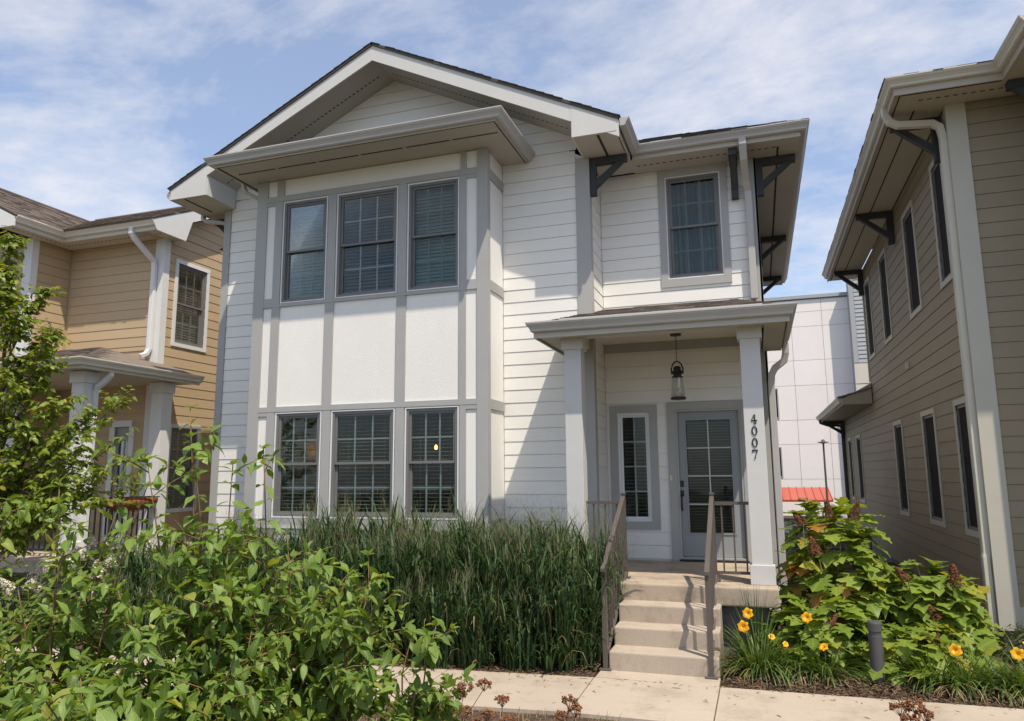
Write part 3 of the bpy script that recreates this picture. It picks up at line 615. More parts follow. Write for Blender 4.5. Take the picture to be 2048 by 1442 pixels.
# side window and door on the porch
window(HW, FRc, 6.535, 7.0, 1.245, 2.805, frame='win_border', border=None, grid=(2, 4), muntin='muntin_white', blind=.1, blind_mat='blind_dark', casing=.115, casz=.11, sashes=1, fw=.035)
FD = Fr((0, YR, 0), (1, 0, 0), (0, -1, 0))
dm = MB().ring(FD, 7.374, 8.273, .742, 2.822, .028, -.08, .03).build('door_frame', T_, HW)
for a in ((7.255, 7.373, .715, 2.823), (8.274, 8.345, .715, 2.823), (7.255, 8.345, 2.8235, 2.93)): MB().fbox(FD, a[0], a[1], 0, .04, a[2], a[3]).build('casing', T_, dm)
door = MB()
for r in sub_rects((7.404, 8.243, .775, 2.792), [(7.50, 8.135, 1.085, 2.685)]): door.fbox(FD, r[0], r[1], -.06, -.018, r[2], r[3])
door = door.build('door', 'door', HW)
MB().ring(FD, 7.495, 8.14, 1.08, 2.69, .02, -.0175, -.006).build('glazing_bead', 'door', door)
for c in range(2):
    for r in range(4):
        x0 = 7.515+.3025*c; z0 = 1.10+.3925*r; MB().fbox(FD, x0+.009, x0+.294, -.034, -.028, z0+.009, z0+.384).build('pane', 'glass', door)
g = MB().fbox(FD, 7.8085, 7.8265, -.027, -.012, 1.1, 2.67)
for k in range(1, 4):
    for s in ((7.515, 7.808), (7.827, 8.12)): g.fbox(FD, s[0], s[1], -.026, -.013, 1.0915+.3925*k, 1.1085+.3925*k)
g.build('muntin', 'muntin_white', door)
bl = MB(); z = 1.11
while z < 2.66:
    bl.hexa([FD.p(7.515, -.045, z-.001), FD.p(8.12, -.045, z-.001), FD.p(8.12, -.066, z-.004), FD.p(7.515, -.066, z-.004), FD.p(7.515, -.045, z+.004), FD.p(8.12, -.045, z+.004), FD.p(8.12, -.066, z+.001), FD.p(7.515, -.066, z+.001)]); z += .04
stuff(bl.build('blind', 'blind_dark', door))
MB().fbox(FD, 7.395, 7.455, -.0175, .004, 1.735, 1.82).build('keypad', 'black_metal', door, bevel=.006)
hd = MB().fbox(FD, 7.395, 7.452, -.0175, .002, 1.60, 1.685).build('door_handle', 'black_metal', door, bevel=.006)
MB().tube([FD.p(7.423, .0, 1.62), FD.p(7.423, .05, 1.61), FD.p(7.423, .055, 1.55), FD.p(7.423, .055, 1.46), FD.p(7.423, .03, 1.42), FD.p(7.423, -.016, 1.41)], .011, 8).build('grip', 'black_metal', hd, smooth=True)
MB().fbox(FD, 7.27, 7.305, .0405, .056, 1.82, 1.90).build('doorbell', 'cream', HW, bevel=.004)
MB().fbox(FD, 7.36, 8.29, .0, .07, .714, .738).build('threshold', 'black_metal', HW)
# house number on the column
FN = front(-1.166)
def digit(ch, cx, cz, h, parent):
    mb = MB(); w = h*.62; d0, d1 = .001, .009
    def poly(pts):
        a = [FN.p(cx+x*w, d0, cz+y*h) for x, y in pts]; b = [FN.p(cx+x*w, d1, cz+y*h) for x, y in pts]; mb.prism(a, b)
    if ch == '0':
        n = 20
        for i in range(n):
            q = [(i+k)*2*math.pi/n for k in (0, 1)]
            o = [(.5*math.cos(t), .5*math.sin(t)) for t in q]; inn = [(.27*math.cos(t), .42*math.sin(t)) for t in q]
            poly([o[0], o[1], inn[1], inn[0]])
    elif ch == '4':
        poly([(.02, .5), (.2, .5), (.2, -.4), (.02, -.4)]); poly([(-.5, -.2), (.5, -.2), (.5, -.1), (-.5, -.1)][::1])
        poly([(-.5, -.1), (-.36, -.1), (.1, .5), (.0, .5)]); poly([(-.14, -.5), (.36, -.5), (.36, -.44), (.2, -.4), (.02, -.4), (-.14, -.44)])
    else:
        poly([(-.45, .5), (.45, .5), (.45, .36), (-.45, .36)]); poly([(-.45, .36), (-.35, .36), (-.38, .2), (-.45, .2)])
        poly([(.45, .36), (.27, .36), (-.2, -.5), (.02, -.5), (.1, -.2)])
    return mb.build('house_number', 'black_metal', parent)
for i, ch in enumerate('4007'): digit(ch, 8.456-.003*i, 2.531-.132*i, .105, HW)
# step railings
def rail_run(xp, xc):
    lo, hi = V((xp, -2.30, 0)), V((xp, -1.02, .712)); t = .024
    rail = MB().box(xp-t, xp+t, -2.30-t, -2.30+t, .012, .985).build('railing', 'rail', HW)
    MB().box(xp-t, xp+t, -1.02-t, -1.02+t, .724, 1.68).build('post', 'rail', rail)
    MB().box(xp-.06, xp+.06, -2.36, -2.24, .0, .014).build('base_plate', 'rail', rail, bevel=.003)
    MB().box(xp-.055, xp+.055, -1.075, -.965, .7125, .726).build('base_plate', 'rail', rail, bevel=.003)
    MB().box(xp-.029, xp+.029, -1.049, -.991, 1.6805, 1.705).build('post_cap', 'rail', rail, bevel=.006)
    for dz, th in ((.99, .032), (.12, .026)):
        k = MB(); y0, y1 = (-2.345, -.996) if dz > .5 else (-2.277, -1.043); sl = .67/1.28
        z0, z1 = dz+(y0+2.30)*sl, dz+(y1+2.30)*sl; h = .024
        k.hexa([(xp-h, y0, z0-th/2), (xp+h, y0, z0-th/2), (xp+h, y1, z1-th/2), (xp-h, y1, z1-th/2), (xp-h, y0, z0+th/2), (xp+h, y0, z0+th/2), (xp+h, y1, z1+th/2), (xp-h, y1, z1+th/2)]); k.build('top_rail' if dz > .5 else 'bottom_rail', 'rail', rail)
        if dz > .5:
            for j in range(1, 10):
                y = -2.30+1.28*j/10; q = .009; zz = (y+2.30)*sl; MB().box(xp-q, xp+q, y-q, y+q, .13+zz, .978+zz).build('baluster', 'rail', rail)
    # level run back to the column
    x0, x1 = (xp+.026, xc) if xc > xp else (xc, xp-.026); yy = -1.03
    MB().box(x0, x1, yy-.02, yy+.02, 1.57, 1.605).build('top_rail', 'rail', rail); MB().box(x0, x1, yy-.016, yy+.016, .80, .83).build('bottom_rail', 'rail', rail)
    n = 3
    for j in range(n): x = x0+(x1-x0)*(j+.6)/n; MB().box(x-.009, x+.009, yy-.009, yy+.009, .829, 1.571).build('baluster', 'rail', rail)
rail_run(7.94, 8.343); rail_run(6.915, 6.468)

# pendant lantern in the porch
LT = thing('pendant_lantern', (7.487, .24, 2.89), 'black pendant lantern with clear glass cylinder hanging under the white house porch', 'lantern')
LX, LY = 7.487, .24
MB().lathe((LX, LY, 3.80), [(.012, 0), (.075, .005), (.075, .037), (.02, .038)], 20).build('canopy', 'black_metal', LT, smooth=False)
ch = MB(); z = 3.45; i = 0
while z < 3.80:
    pts = []
    for k in range(9):
        a = k*math.pi/4; o = .009*math.cos(a); zz = z+.017+.019*math.sin(a); pts.append((LX+(o if i % 2 else 0), LY+(0 if i % 2 else o), zz))
    ch.tube(pts, .0028, 5); z += .031; i += 1
ch.build('chain', 'black_metal', LT)
for s in (-1, 1):
    MB().tube([(LX+s*.075, LY, 3.27), (LX+s*.078, LY, 3.34), (LX+s*.06, LY, 3.40), (LX+s*.03, LY, 3.435), (LX, LY, 3.445)], .011, 8).build('yoke', 'black_metal', LT, smooth=True)
MB().lathe((LX, LY, 3.22), [(.03, .16), (.05, .14), (.052, .1), (.08, .085), (.092, .07), (.08, .055), (.055, .045), (.055, .02), (.075, .015), (.08, .0), (.02, -.005)][::-1], 22).build('cap', 'black_metal', LT, smooth=False)
MB().lathe((LX, LY, 2.96), [(.096, -.01), (.074, .26), (.071, .26), (.093, -.01)], 24).build('glass_shade', 'glass_clear', LT, smooth=True)
MB().lathe((LX, LY, 2.92), [(.03, 0), (.100, 0), (.103, .015), (.103, .03), (.09, .032), (.03, .03)], 24).build('base_ring', 'black_metal', LT)
MB().lathe((LX, LY, 3.06), [(.004, 0), (.026, .02), (.03, .05), (.022, .09), (.014, .12), (.014, .165)], 14).build('bulb', 'lamp_bulb', LT, smooth=True)

# lit lamps inside, seen through the lower bay windows
for (x, y, z, lab) in ((2.85, 2.5, 2.42, 'lit pendant bulb inside, seen through the right lower bay window'), (.3, 2.6, 2.42, 'small lit bulb inside, seen through the left lower bay window')):
    t = thing('pendant_bulb', (x, y, z), lab, 'lamp')
    MB().lathe((x, y, z), [(.004, -.04), (.026, -.028), (.034, 0), (.024, .028), (.012, .05)], 14).build('bulb', 'bulb', t, smooth=True)
    MB().lathe((x, y, z+.05), [(.02, 0), (.02, .06), (.006, .07), (.006, .87)], 10).build('cord', 'black_metal', t)

# ------------------------------------------------------------------ the taupe house on the right
HT = thing('taupe_house', (14, 4, 0), 'taupe lap siding house in shade with sand trim and a row of narrow dark windows', 'house')
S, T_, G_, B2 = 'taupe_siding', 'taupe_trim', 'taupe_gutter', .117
RX = 10.97
FL, FT = left(RX), front(0)
uw = [(.42, 1.08), (2.32, 3.2), (4.92, 5.76), (7.05, 7.85)]; lw = [(.38, 1.05), (2.18, 3.1), (4.77, 5.65)]; lf = [(10.5, 11.4), (12.5, 13.2)]
cs = .075
hl = [(a+cs, b-cs, 4.35+cs, 6.09-cs) for a, b in uw]+[(a+cs, b-cs, 1.125+cs, 2.84-cs) for a, b in lw+lf]
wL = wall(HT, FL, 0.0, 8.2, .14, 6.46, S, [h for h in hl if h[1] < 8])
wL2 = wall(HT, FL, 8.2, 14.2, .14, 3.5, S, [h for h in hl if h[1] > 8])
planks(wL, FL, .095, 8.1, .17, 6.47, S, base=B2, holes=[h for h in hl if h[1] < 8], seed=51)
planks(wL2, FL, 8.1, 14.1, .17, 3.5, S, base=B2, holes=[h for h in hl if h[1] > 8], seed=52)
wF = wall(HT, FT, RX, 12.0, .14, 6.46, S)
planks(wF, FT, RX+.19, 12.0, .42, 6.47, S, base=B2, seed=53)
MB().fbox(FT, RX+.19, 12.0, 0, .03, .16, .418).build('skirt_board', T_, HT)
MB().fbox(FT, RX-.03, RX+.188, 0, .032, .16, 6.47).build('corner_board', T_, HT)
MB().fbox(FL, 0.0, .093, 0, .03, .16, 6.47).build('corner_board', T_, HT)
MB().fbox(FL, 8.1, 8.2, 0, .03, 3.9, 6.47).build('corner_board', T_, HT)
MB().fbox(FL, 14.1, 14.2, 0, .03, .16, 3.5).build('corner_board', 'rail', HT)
MB().box(RX+.03, 17.6, .05, 14.1, -.1, .139).build('foundation', 'foundation', HT)
wall(HT, Fr((0, 8.2, 0), (1, 0, 0), (0, 1, 0)), RX, 17.6, .14, 6.46, S); wall(HT, Fr((0, 14.2, 0), (1, 0, 0), (0, 1, 0)), RX, 17.6, .14, 3.5, S)
wall(HT, right(17.6), -.8, 14.2, .14, 6.46, S)
wG = wall(HT, front(-.83), 12.0, 17.6, .14, 6.46, S); wGl = wall(HT, left(12.0), -.83, 0, .14, 6.46, S)
planks(wG, front(-.83), 12.12, 17.5, .17, 6.47, S, base=B2, seed=54); planks(wGl, left(12.0), -.71, -.03, .17, 6.47, S, base=B2, seed=55)
MB().fbox(front(-.83), 11.97, 12.118, 0, .03, .16, 6.47).build('corner_board', T_, HT); MB().fbox(left(12.0), -.83, -.712, 0, .03, .16, 6.47).build('corner_board', T_, HT)
MB().box(11.1, 17.5, .1, 8.1, 6.461, 6.50).build('ceiling', 'interior', HT); MB().box(13.6, 13.7, .1, 8.1, .14, 6.46).build('partition', 'interior', HT)
for (a, b), (z0, z1) in [(w, (4.35, 6.09)) for w in uw]+[(w, (1.125, 2.84)) for w in lw+lf]:
    window(HT, FL, a+cs, b-cs, z0+cs, z1-cs, frame='win_frame', border=None, grid=None, blind=None, screen=2, casing=cs, cas_mat=T_, cas_d=.03)
# eaves
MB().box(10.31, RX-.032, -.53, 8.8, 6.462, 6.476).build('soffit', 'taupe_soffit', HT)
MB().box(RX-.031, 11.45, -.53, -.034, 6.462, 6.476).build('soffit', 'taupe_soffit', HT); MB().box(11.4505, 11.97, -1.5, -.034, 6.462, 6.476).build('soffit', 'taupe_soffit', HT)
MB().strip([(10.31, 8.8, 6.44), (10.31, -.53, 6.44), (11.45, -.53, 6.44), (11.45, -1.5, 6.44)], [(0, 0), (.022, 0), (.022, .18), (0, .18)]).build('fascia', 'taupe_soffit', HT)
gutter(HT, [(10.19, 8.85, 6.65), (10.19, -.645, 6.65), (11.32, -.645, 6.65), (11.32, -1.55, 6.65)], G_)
vents(HT, [(10.6, 8.5, 6.462), (10.6, -.28, 6.462)], w=.02, dash=.3, gap=.004); vents(HT, [(10.6, -.28, 6.462), (11.9, -.28, 6.462)], w=.022)
MB().box(10.355, 10.37, -.47, 8.8, 6.455, 6.4615).build('soffit_groove', 'vent', HT); MB().box(10.375, 11.44, -.485, -.47, 6.455, 6.4615).build('soffit_groove', 'vent', HT)
shingles(HT, (10.2, 8.9, 6.645), (10.2, -.63, 6.645), (12.2, 1.37, 7.645), (12.2, 8.9, 7.645), 'shingle', seed=61, expo=.3)
shingles(HT, (10.2, -.63, 6.645), (11.6, -.63, 6.645), (12.6, 1.37, 7.645), (12.2, 1.37, 7.645), 'shingle', seed=62)
P = [(11.4, 6.66), (14.8, 8.45), (18.2, 6.66)]
MB().prism([(x, -1.5, z) for x, z in P], [(x, 8.9, z) for x, z in P]).build('gable_roof', 'shingle', HT)
MB().box(12.1, 18.2, 1.2, 8.9, 7.0, 7.6).build('roof_top', 'shingle', HT)
for y in (.32, 3.95, 7.95): bracket(HT, FL, y, 6.462, .6, .6)
bracket(HT, left(12.0), -.42, 6.462, .5, .56)
MB().spout([(10.27, -.02, 6.55), (10.27, -.02, 6.44), (10.31, -.01, 6.35), (10.40, .0, 6.30), (10.60, .02, 6.285), (10.80, .045, 6.275), (10.88, .055, 6.22), (10.905, .06, 6.08), (10.905, .06, 1.0), (10.895, .055, .95), (10.895, .055, .05)], .09, .085, (0, 1, 0)).build('downspout', G_, HT)
# lower rear roof along the side
ls = MB(); lp = lambda y: [(10.34, y, 3.40), (RX-.03, y, 3.40), (RX-.03, y, 3.86), (10.34, y, 3.53)]
ls.prism(lp(7.95), lp(14.5)); ls.build('eave_box', 'taupe_soffit', HT)
gutter(HT, [(10.22, 14.5, 3.56), (10.22, 7.98, 3.56)], G_)
shingles(HT, (10.26, 14.5, 3.57), (10.26, 7.93, 3.57), (RX+.6, 7.93, 3.93), (RX+.6, 14.5, 3.93), 'shingle', seed=63, expo=.2)
bracket(HT, FL, 13.9, 3.40, .6, .5)
MB().spout([(10.3, 14.0, 3.44), (10.3, 14.0, 3.36), (10.5, 14.0, 3.28), (10.85, 14.02, 3.26), (10.9, 14.05, 3.1), (10.9, 14.05, .1)], .08, .08, (0, 1, 0)).build('downspout', 'rail', HT)
MB().lathe((10.955, 3.74, 3.62), [(.0, 0), (.05, .0), (.05, .11), (.0, .11)], 12).build('dryer_vent', T_, HT)

# ------------------------------------------------------------------ the tan house on the left
HL = thing('tan_house', (-5, 2, 0), 'tan lap siding house with white trim and brown shingle roof', 'house')
S, T_, G_, B3 = 'tan_siding', 'tan_trim', 'tan_gutter', .16
LXc = -2.12
FLs, FLf = right(LXc), front(.83)
hs_ = [(1.11+cs, 2.045-cs, 4.42+cs, 6.15-cs), (1.18+cs, 2.02-cs, 1.26+cs, 2.93-cs)]
dh = (-3.0, -2.65, .72, 2.86)
wS = wall(HL, FLs, .83, 9, .1, 6.46, S, hs_); planks(wS, FLs, .95, 9, .7, 6.6, S, base=B3, holes=hs_, seed=71)
# gable end facing the white house
gp = lambda x: [(x, .4, 6.46), (x, 7.6, 6.46), (x, 4.0, 8.2)]
MB().prism(gp(LXc-.16), gp(LXc-.002)).build('gable_wall', S, HL)
planks(wS, FLs, .9, 7.2, 6.601, 8.1, S, base=B3, clip=lambda z: (.9+(z-6.6)*2, 7.2-(z-6.6)*2))
wF2 = wall(HL, FLf, -4.6, LXc, .1, 6.46, S, [dh]); planks(wF2, FLf, -4.42, LXc-.19, 4.3, 6.47, S, base=B3, seed=72); planks(wF2, FLf, -4.42, LXc-.19, .72, 3.75, S, base=B3, holes=[dh], seed=73)
MB().fbox(FLf, LXc-.188, LXc+.03, 0, .03, .5, 6.47).build('corner_board', T_, HL); MB().fbox(FLs, .83, .948, 0, .03, .5, 6.47).build('corner_board', T_, HL)
wR2 = wall(HL, right(-4.5), 0, .83, .1, 6.46, S); planks(wR2, right(-4.5), .11, .80, 4.2, 6.47, S, base=B3, seed=74)
wG2 = wall(HL, front(0), -10.8, -4.5, .1, 6.46, S); planks(wG2, front(0), -8, -4.68, .2, 6.47, S, base=B3, seed=75)
MB().fbox(front(0), -4.68, -4.47, 0, .03, .2, 6.47).build('corner_board', T_, HL); MB().fbox(right(-4.5), 0.001, .11, 0, .03, .2, 6.47).build('corner_board', T_, HL)
wall(HL, left(-10.8), 0, 9, .1, 6.46, S); wall(HL, Fr((0, 9, 0), (1, 0, 0), (0, 1, 0)), -10.8, LXc, .1, 6.46, S)
MB().box(-10.6, LXc-.2, .9, 8.8, 6.461, 6.5).build('ceiling', 'interior', HL); MB().box(-10.6, LXc-.2, 3.4, 3.5, .2, 6.46).build('partition', 'interior', HL)
MB().box(-10.7, LXc-.03, .1, 8.9, -.1, .1).build('foundation', 'foundation', HL)
window(HL, FLs, 1.11+cs, 2.045-cs, 4.42+cs, 6.15-cs, frame='win_frame', border=None, grid=(3, 2), blind=.9, blind_mat='blind_dark', casing=cs, cas_mat=T_)
window(HL, FLs, 1.18+cs, 2.02-cs, 1.26+cs, 2.93-cs, frame='win_frame', border=None, grid=(3, 2), blind=.3, blind_mat='blind_dark', casing=cs, cas_mat=T_)
# eaves and gutters
EL = -1.86
MB().box(-4.12, EL-.03, .33, .798, 6.464, 6.478).build('soffit', 'tan_soffit', HL); MB().box(-4.46, -4.1205, -.7, .798, 6.464, 6.478).build('soffit', 'tan_soffit', HL)
MB().strip([(-4.12, -.7, 6.45), (-4.12, .33, 6.45), (EL, .33, 6.45)], [(-.0, 0), (.02, 0), (.02, .18), (0, .18)]).build('fascia', 'tan_soffit', HL)
gutter(HL, [(-4.0, -.72, 6.65), (-4.0, .215, 6.65), (EL+.02, .215, 6.65)], G_)
vents(HL, [(-4.28, -.6, 6.464), (-4.28, .55, 6.464), (-1.95, .55, 6.464)], w=.022)
# gable-end rake with cornice return
rz = lambda y: 6.65+.5*(y-.2)
rk_ = [(.2, rz(.2)-.02), (4.0, rz(4.0)-.02), (4.0, rz(4.0)-.27), (1.2, rz(1.2)-.27), (1.05, 6.45), (.33, 6.45)]
MB().prism([(EL, y, z) for y, z in rk_], [(EL+.025, y, z) for y, z in rk_]).build('rake_fascia', 'tan_trim', HL)
rb_ = [(4.0, rz(4.0)-.02), (7.8, rz(.2)-.02), (7.8, rz(.2)-.27), (4.0, rz(4.0)-.27)]
MB().prism([(EL, y, z) for y, z in rb_], [(EL+.025, y, z) for y, z in rb_]).build('rake_fascia', 'tan_trim', HL)
MB().box(LXc+.03, EL-.001, .36, 1.05, 6.462, 6.476).build('soffit', 'tan_soffit', HL)
MB().box(LXc+.03, EL-.001, 1.03, 1.05, 6.477, 6.85).build('cornice_return', 'tan_trim', HL)
sp = [(1.06, rz(1.06)-.27), (4.0, rz(4)-.27), (4.0, rz(4)-.25), (1.06, rz(1.06)-.25)]
MB().prism([(LXc+.02, y, z) for y, z in sp], [(EL-.001, y, z) for y, z in sp]).build('soffit', 'tan_soffit', HL)
shingles(HL, (-5.6, .2, 6.65), (EL+.03, .2, 6.65), (EL+.03, 4.0, 8.55), (-9.4, 4.0, 8.55), 'shingle', seed=81)
shingles(HL, (EL+.03, 7.8, 6.65), (-9.4, 7.8, 6.65), (-9.4, 4.0, 8.55), (EL+.03, 4.0, 8.55), 'shingle', seed=82, expo=.3)
shingles(HL, (-4.02, -.74, 6.65), (-4.02, 6.5, 6.65), (-7.62, 6.5, 8.45), (-7.62, -.74, 8.45), 'shingle', seed=83)
shingles(HL, (-11.3, 6.5, 6.65), (-11.3, -.74, 6.65), (-7.62, -.74, 8.45), (-7.62, 6.5, 8.45), 'shingle', seed=84, expo=.3)
MB().box(-7.66, -7.58, -.75, 6.5, 8.445, 8.475).build('ridge_cap', 'shingle', HL); MB().box(-7.6, EL+.03, 3.96, 4.04, 8.545, 8.572).build('ridge_cap', 'shingle', HL)
gq = [(-7.62, 8.40), (-4.06, 6.62), (-4.06, 6.45), (-4.5, 6.45), (-7.62, 8.05)]
MB().prism([(x, -.74, z) for x, z in gq], [(x, -.71, z) for x, z in gq]).build('rake_fascia', 'tan_trim', HL)
MB().spout([(-2.40, .29, 6.56), (-2.40, .29, 6.44), (-2.38, .36, 6.34), (-2.30, .62, 6.1), (-2.275, .74, 6.0), (-2.27, .755, 5.88), (-2.27, .755, 4.3), (-2.28, .7, 4.2), (-2.31, .6, 4.15)], .095, .075, (1, 0, 0)).build('downspout', 'tan_trim', HL)
# its porch
MB().box(-5.2, -1.5, -1.4, 1.9, .5, .712).build('porch_slab', 'porch_concrete', HL, bevel=.015)
MB().box(-5.1, -1.62, -1.25, 1.8, -.1, .499).build('porch_foundation', 'foundation', HL)
for x0, y0 in ((-1.83, -1.17), (-1.83, .45), (-4.5, -1.17)):
    c = MB().box(x0, x0+.25, y0, y0+.24, .713, 3.45).build('column', 'tan_trim', HL, bevel=.006); MB().box(x0-.03, x0+.28, y0-.03, y0+.27, 3.42, 3.61).build('capital', 'tan_trim', c, bevel=.006); MB().box(x0-.025, x0+.275, y0-.025, y0+.265, .7125, .95).build('plinth', 'tan_trim', c, bevel=.006)
MB().box(-5.0, -1.3, -1.48, 1.0, 3.62, 3.64).build('porch_ceiling', 'tan_soffit', HL)
MB().strip([(-5.0, -1.47, 3.60), (-1.31, -1.47, 3.60), (-1.31, 1.03, 3.60)], [(0, 0), (.02, 0), (.02, .15), (0, .15)]).build('fascia', 'tan_soffit', HL)
gutter(HL, [(-5.0, -1.59, 3.765), (-1.2, -1.59, 3.765), (-1.2, 1.05, 3.765)], G_)
shingles(HL, (-5.0, -1.5, 3.75), (-1.28, -1.5, 3.75), (-3.5, .82, 4.42), (-5.0, .82, 4.42), 'shingle', seed=85)
shingles(HL, (-1.28, -1.5, 3.75), (-1.28, 1.05, 3.75), (-2.14, 1.05, 4.05), (-3.5, .82, 4.42), 'shingle', seed=86)
MB().spout([(-1.34, -.9, 3.64), (-1.34, -.9, 3.56), (-1.40, -.92, 3.48), (-1.52, -.97, 3.36), (-1.545, -.98, 3.26), (-1.545, -.98, .3)], .075, .085, (0, 1, 0)).build('downspout', 'tan_trim', HL)
dr = MB().fbox(FLf, -3.06, -2.59, 0, .04, 2.861, 2.98).build('door_frame', 'tan_trim', HL)
for a, b in ((-3.12, -3.0), (-2.65, -2.53)): MB().fbox(FLf, a, b, 0, .036, .73, 2.859).build('casing', 'tan_trim', dr)
d2 = MB()
for r in sub_rects((-2.999, -2.651, .73, 2.858), [(-2.93, -2.72, 1.3, 2.6)]): d2.fbox(FLf, r[0], r[1], -.06, -.02, r[2], r[3])
d2 = d2.build('door', 'door', HL); MB().fbox(FLf, -2.93, -2.72, -.05, -.04, 1.3, 2.6).build('pane', 'glass', d2)
g = MB().fbox(FLf, -2.83, -2.815, -.038, -.028, 1.3, 2.6)
for z in (1.73, 2.16): g.fbox(FLf, -2.93, -2.831, -.038, -.028, z-.008, z+.008); g.fbox(FLf, -2.814, -2.72, -.038, -.028, z-.008, z+.008)
g.build('muntin', 'muntin_white', d2)
rl = MB().box(-1.72, -1.68, -.93, .45, 1.56, 1.60).build('railing', 'black_rail', HL); MB().box(-1.715, -1.685, -.93, .45, .80, .83).build('bottom_rail', 'black_rail', rl)
for k in range(13): y = -.88+k*.108; MB().box(-1.71, -1.69, y-.01, y+.01, .829, 1.561).build('baluster', 'black_rail', rl)
r2 = MB().box(-4.25, -1.83, -1.07, -1.03, 1.56, 1.60).build('railing', 'black_rail', HL); MB().box(-4.25, -1.83, -1.065, -1.035, .80, .83).build('bottom_rail', 'black_rail', r2)
for k in range(20): x = -4.18+k*.12; MB().box(x-.01, x+.01, -1.06, -1.04, .829, 1.561).build('baluster', 'black_rail', r2)

# ------------------------------------------------------------------ beyond: clad building, canopy, lamp, fence
HB = thing('apartment_building', (9, 30, 0), 'pale pink panel-clad building with flat roof beyond the gap between houses', 'building')
YB2 = 25.0
MB().box(-2, 18, YB2+.06, 36, -.04, 9.65).build('wall', 'panel_grey', HB)
rows = [-.04, 1.556, 3.08, 4.155, 5.70, 6.83, 8.37, 9.05, 9.6]; xs = [7.6+1.305*i for i in range(5)]
wins = [(9.0, 9.42, 4.25, 5.62), (8.9, 9.42, 1.64, 2.98)]
FBk = front(YB2+.058)
for i, (x0, x1) in enumerate(zip(xs[:-1]+[xs[-2]+1.305], xs[1:]+[12.62])):
    if x1 <= x0: continue
    for z0, z1 in zip(rows[:-1], rows[1:]):
        mb = MB()
        for r in sub_rects((x0+.007, x1-.007, z0+.007, z1-.007), wins): mb.fbox(FBk, r[0], r[1], 0, .05, r[2], r[3])
        if mb.v: mb.build('panel', 'panel_pink', HB)
for a, b, c, d in wins:
    w = MB().ring(FBk, a+.02, b+.05, c, d, .05, .0, .08).build('window', 'panel_grey', HB); MB().fbox(FBk, a+.07, b, .01, .02, c+.05, d-.05).build('pane', 'screen', w)
MB().box(-2.05, 12.7, YB2-.08, 36.05, 9.65, 9.80).build('parapet_cap', 'panel_grey', HB)
MB().box(12.62, 18.2, YB2-.7, YB2+.04, -.04, 10.6).build('projecting_wall', 'panel_grey', HB)
FPb = front(YB2-.7)
planks(HB, FPb, 12.8, 15.5, 6.5, 10.4, 'panel_grey', base=6.5, seed=91, maxlen=9, tb=.035)
MB().fbox(FPb, 12.6, 12.79, 0, .05, 6.5, 10.6).build('corner_board', 'panel_grey', HB)
for z0, z1 in ((5.6, 6.48), (4.4, 5.58), (2.9, 4.38), (1.2, 2.88)): MB().fbox(FPb, 12.6, 15.5, 0, .05, z0, z1-.02).build('panel', 'panel_cream', HB)
RC = thing('red_canopy', (10.3, 22, 0), 'low red ribbed metal canopy in front of the pale clad building', 'canopy')
cp = MB(); cp.hexa([(8.0, 21.2, .72), (11.12, 21.2, .72), (11.12, 23.2, 1.16), (8.0, 23.2, 1.16), (8.0, 21.2, .80), (11.12, 21.2, .80), (11.12, 23.2, 1.24), (8.0, 23.2, 1.24)]); cp.build('roof', 'red_roof', RC)
for i in range(11): x = 8.1+i*.3; MB().hexa([(x-.02, 21.2, .801), (x+.02, 21.2, .801), (x+.02, 23.2, 1.241), (x-.02, 23.2, 1.241), (x-.012, 21.2, .84), (x+.012, 21.2, .84), (x+.012, 23.2, 1.28), (x-.012, 23.2, 1.28)]).build('rib', 'red_roof', RC)
for x in (8.2, 10.95):
    for y, z in ((21.35, .74), (23.05, 1.12)): MB().box(x-.04, x+.04, y-.04, y+.04, -.05, z).build('post', 'black_rail', RC)
LP = thing('lamp_post', (11.0, 20.5, 0), 'thin dark lamp post with flat head in front of the pale clad building', 'lamp post')
MB().tube([(10.85, 20.5, -.06), (10.85, 20.5, 2.95)], .045, 10, .035).build('pole', 'rail', LP); MB().lathe((10.85, 20.5, 2.93), [(.03, 0), (.06, .03), (.2, .05), (.2, .075), (.08, .1), (.05, .16), (.02, .18)], 14).build('lamp_head', 'rail', LP)
FE = thing('side_fence', (8.95, 1.3, 0), 'short black metal fence beside the white house porch behind the bush', 'fence')
for z in (.86, .55): MB().box(8.76, 9.9, 1.48, 1.52, z-.02, z+.02).build('rail', 'black_rail', FE)
for k in range(10): x = 8.8+k*.12; MB().box(x-.009, x+.009, 1.455, 1.475, -.0, 1.0).build('picket', 'black_rail', FE)
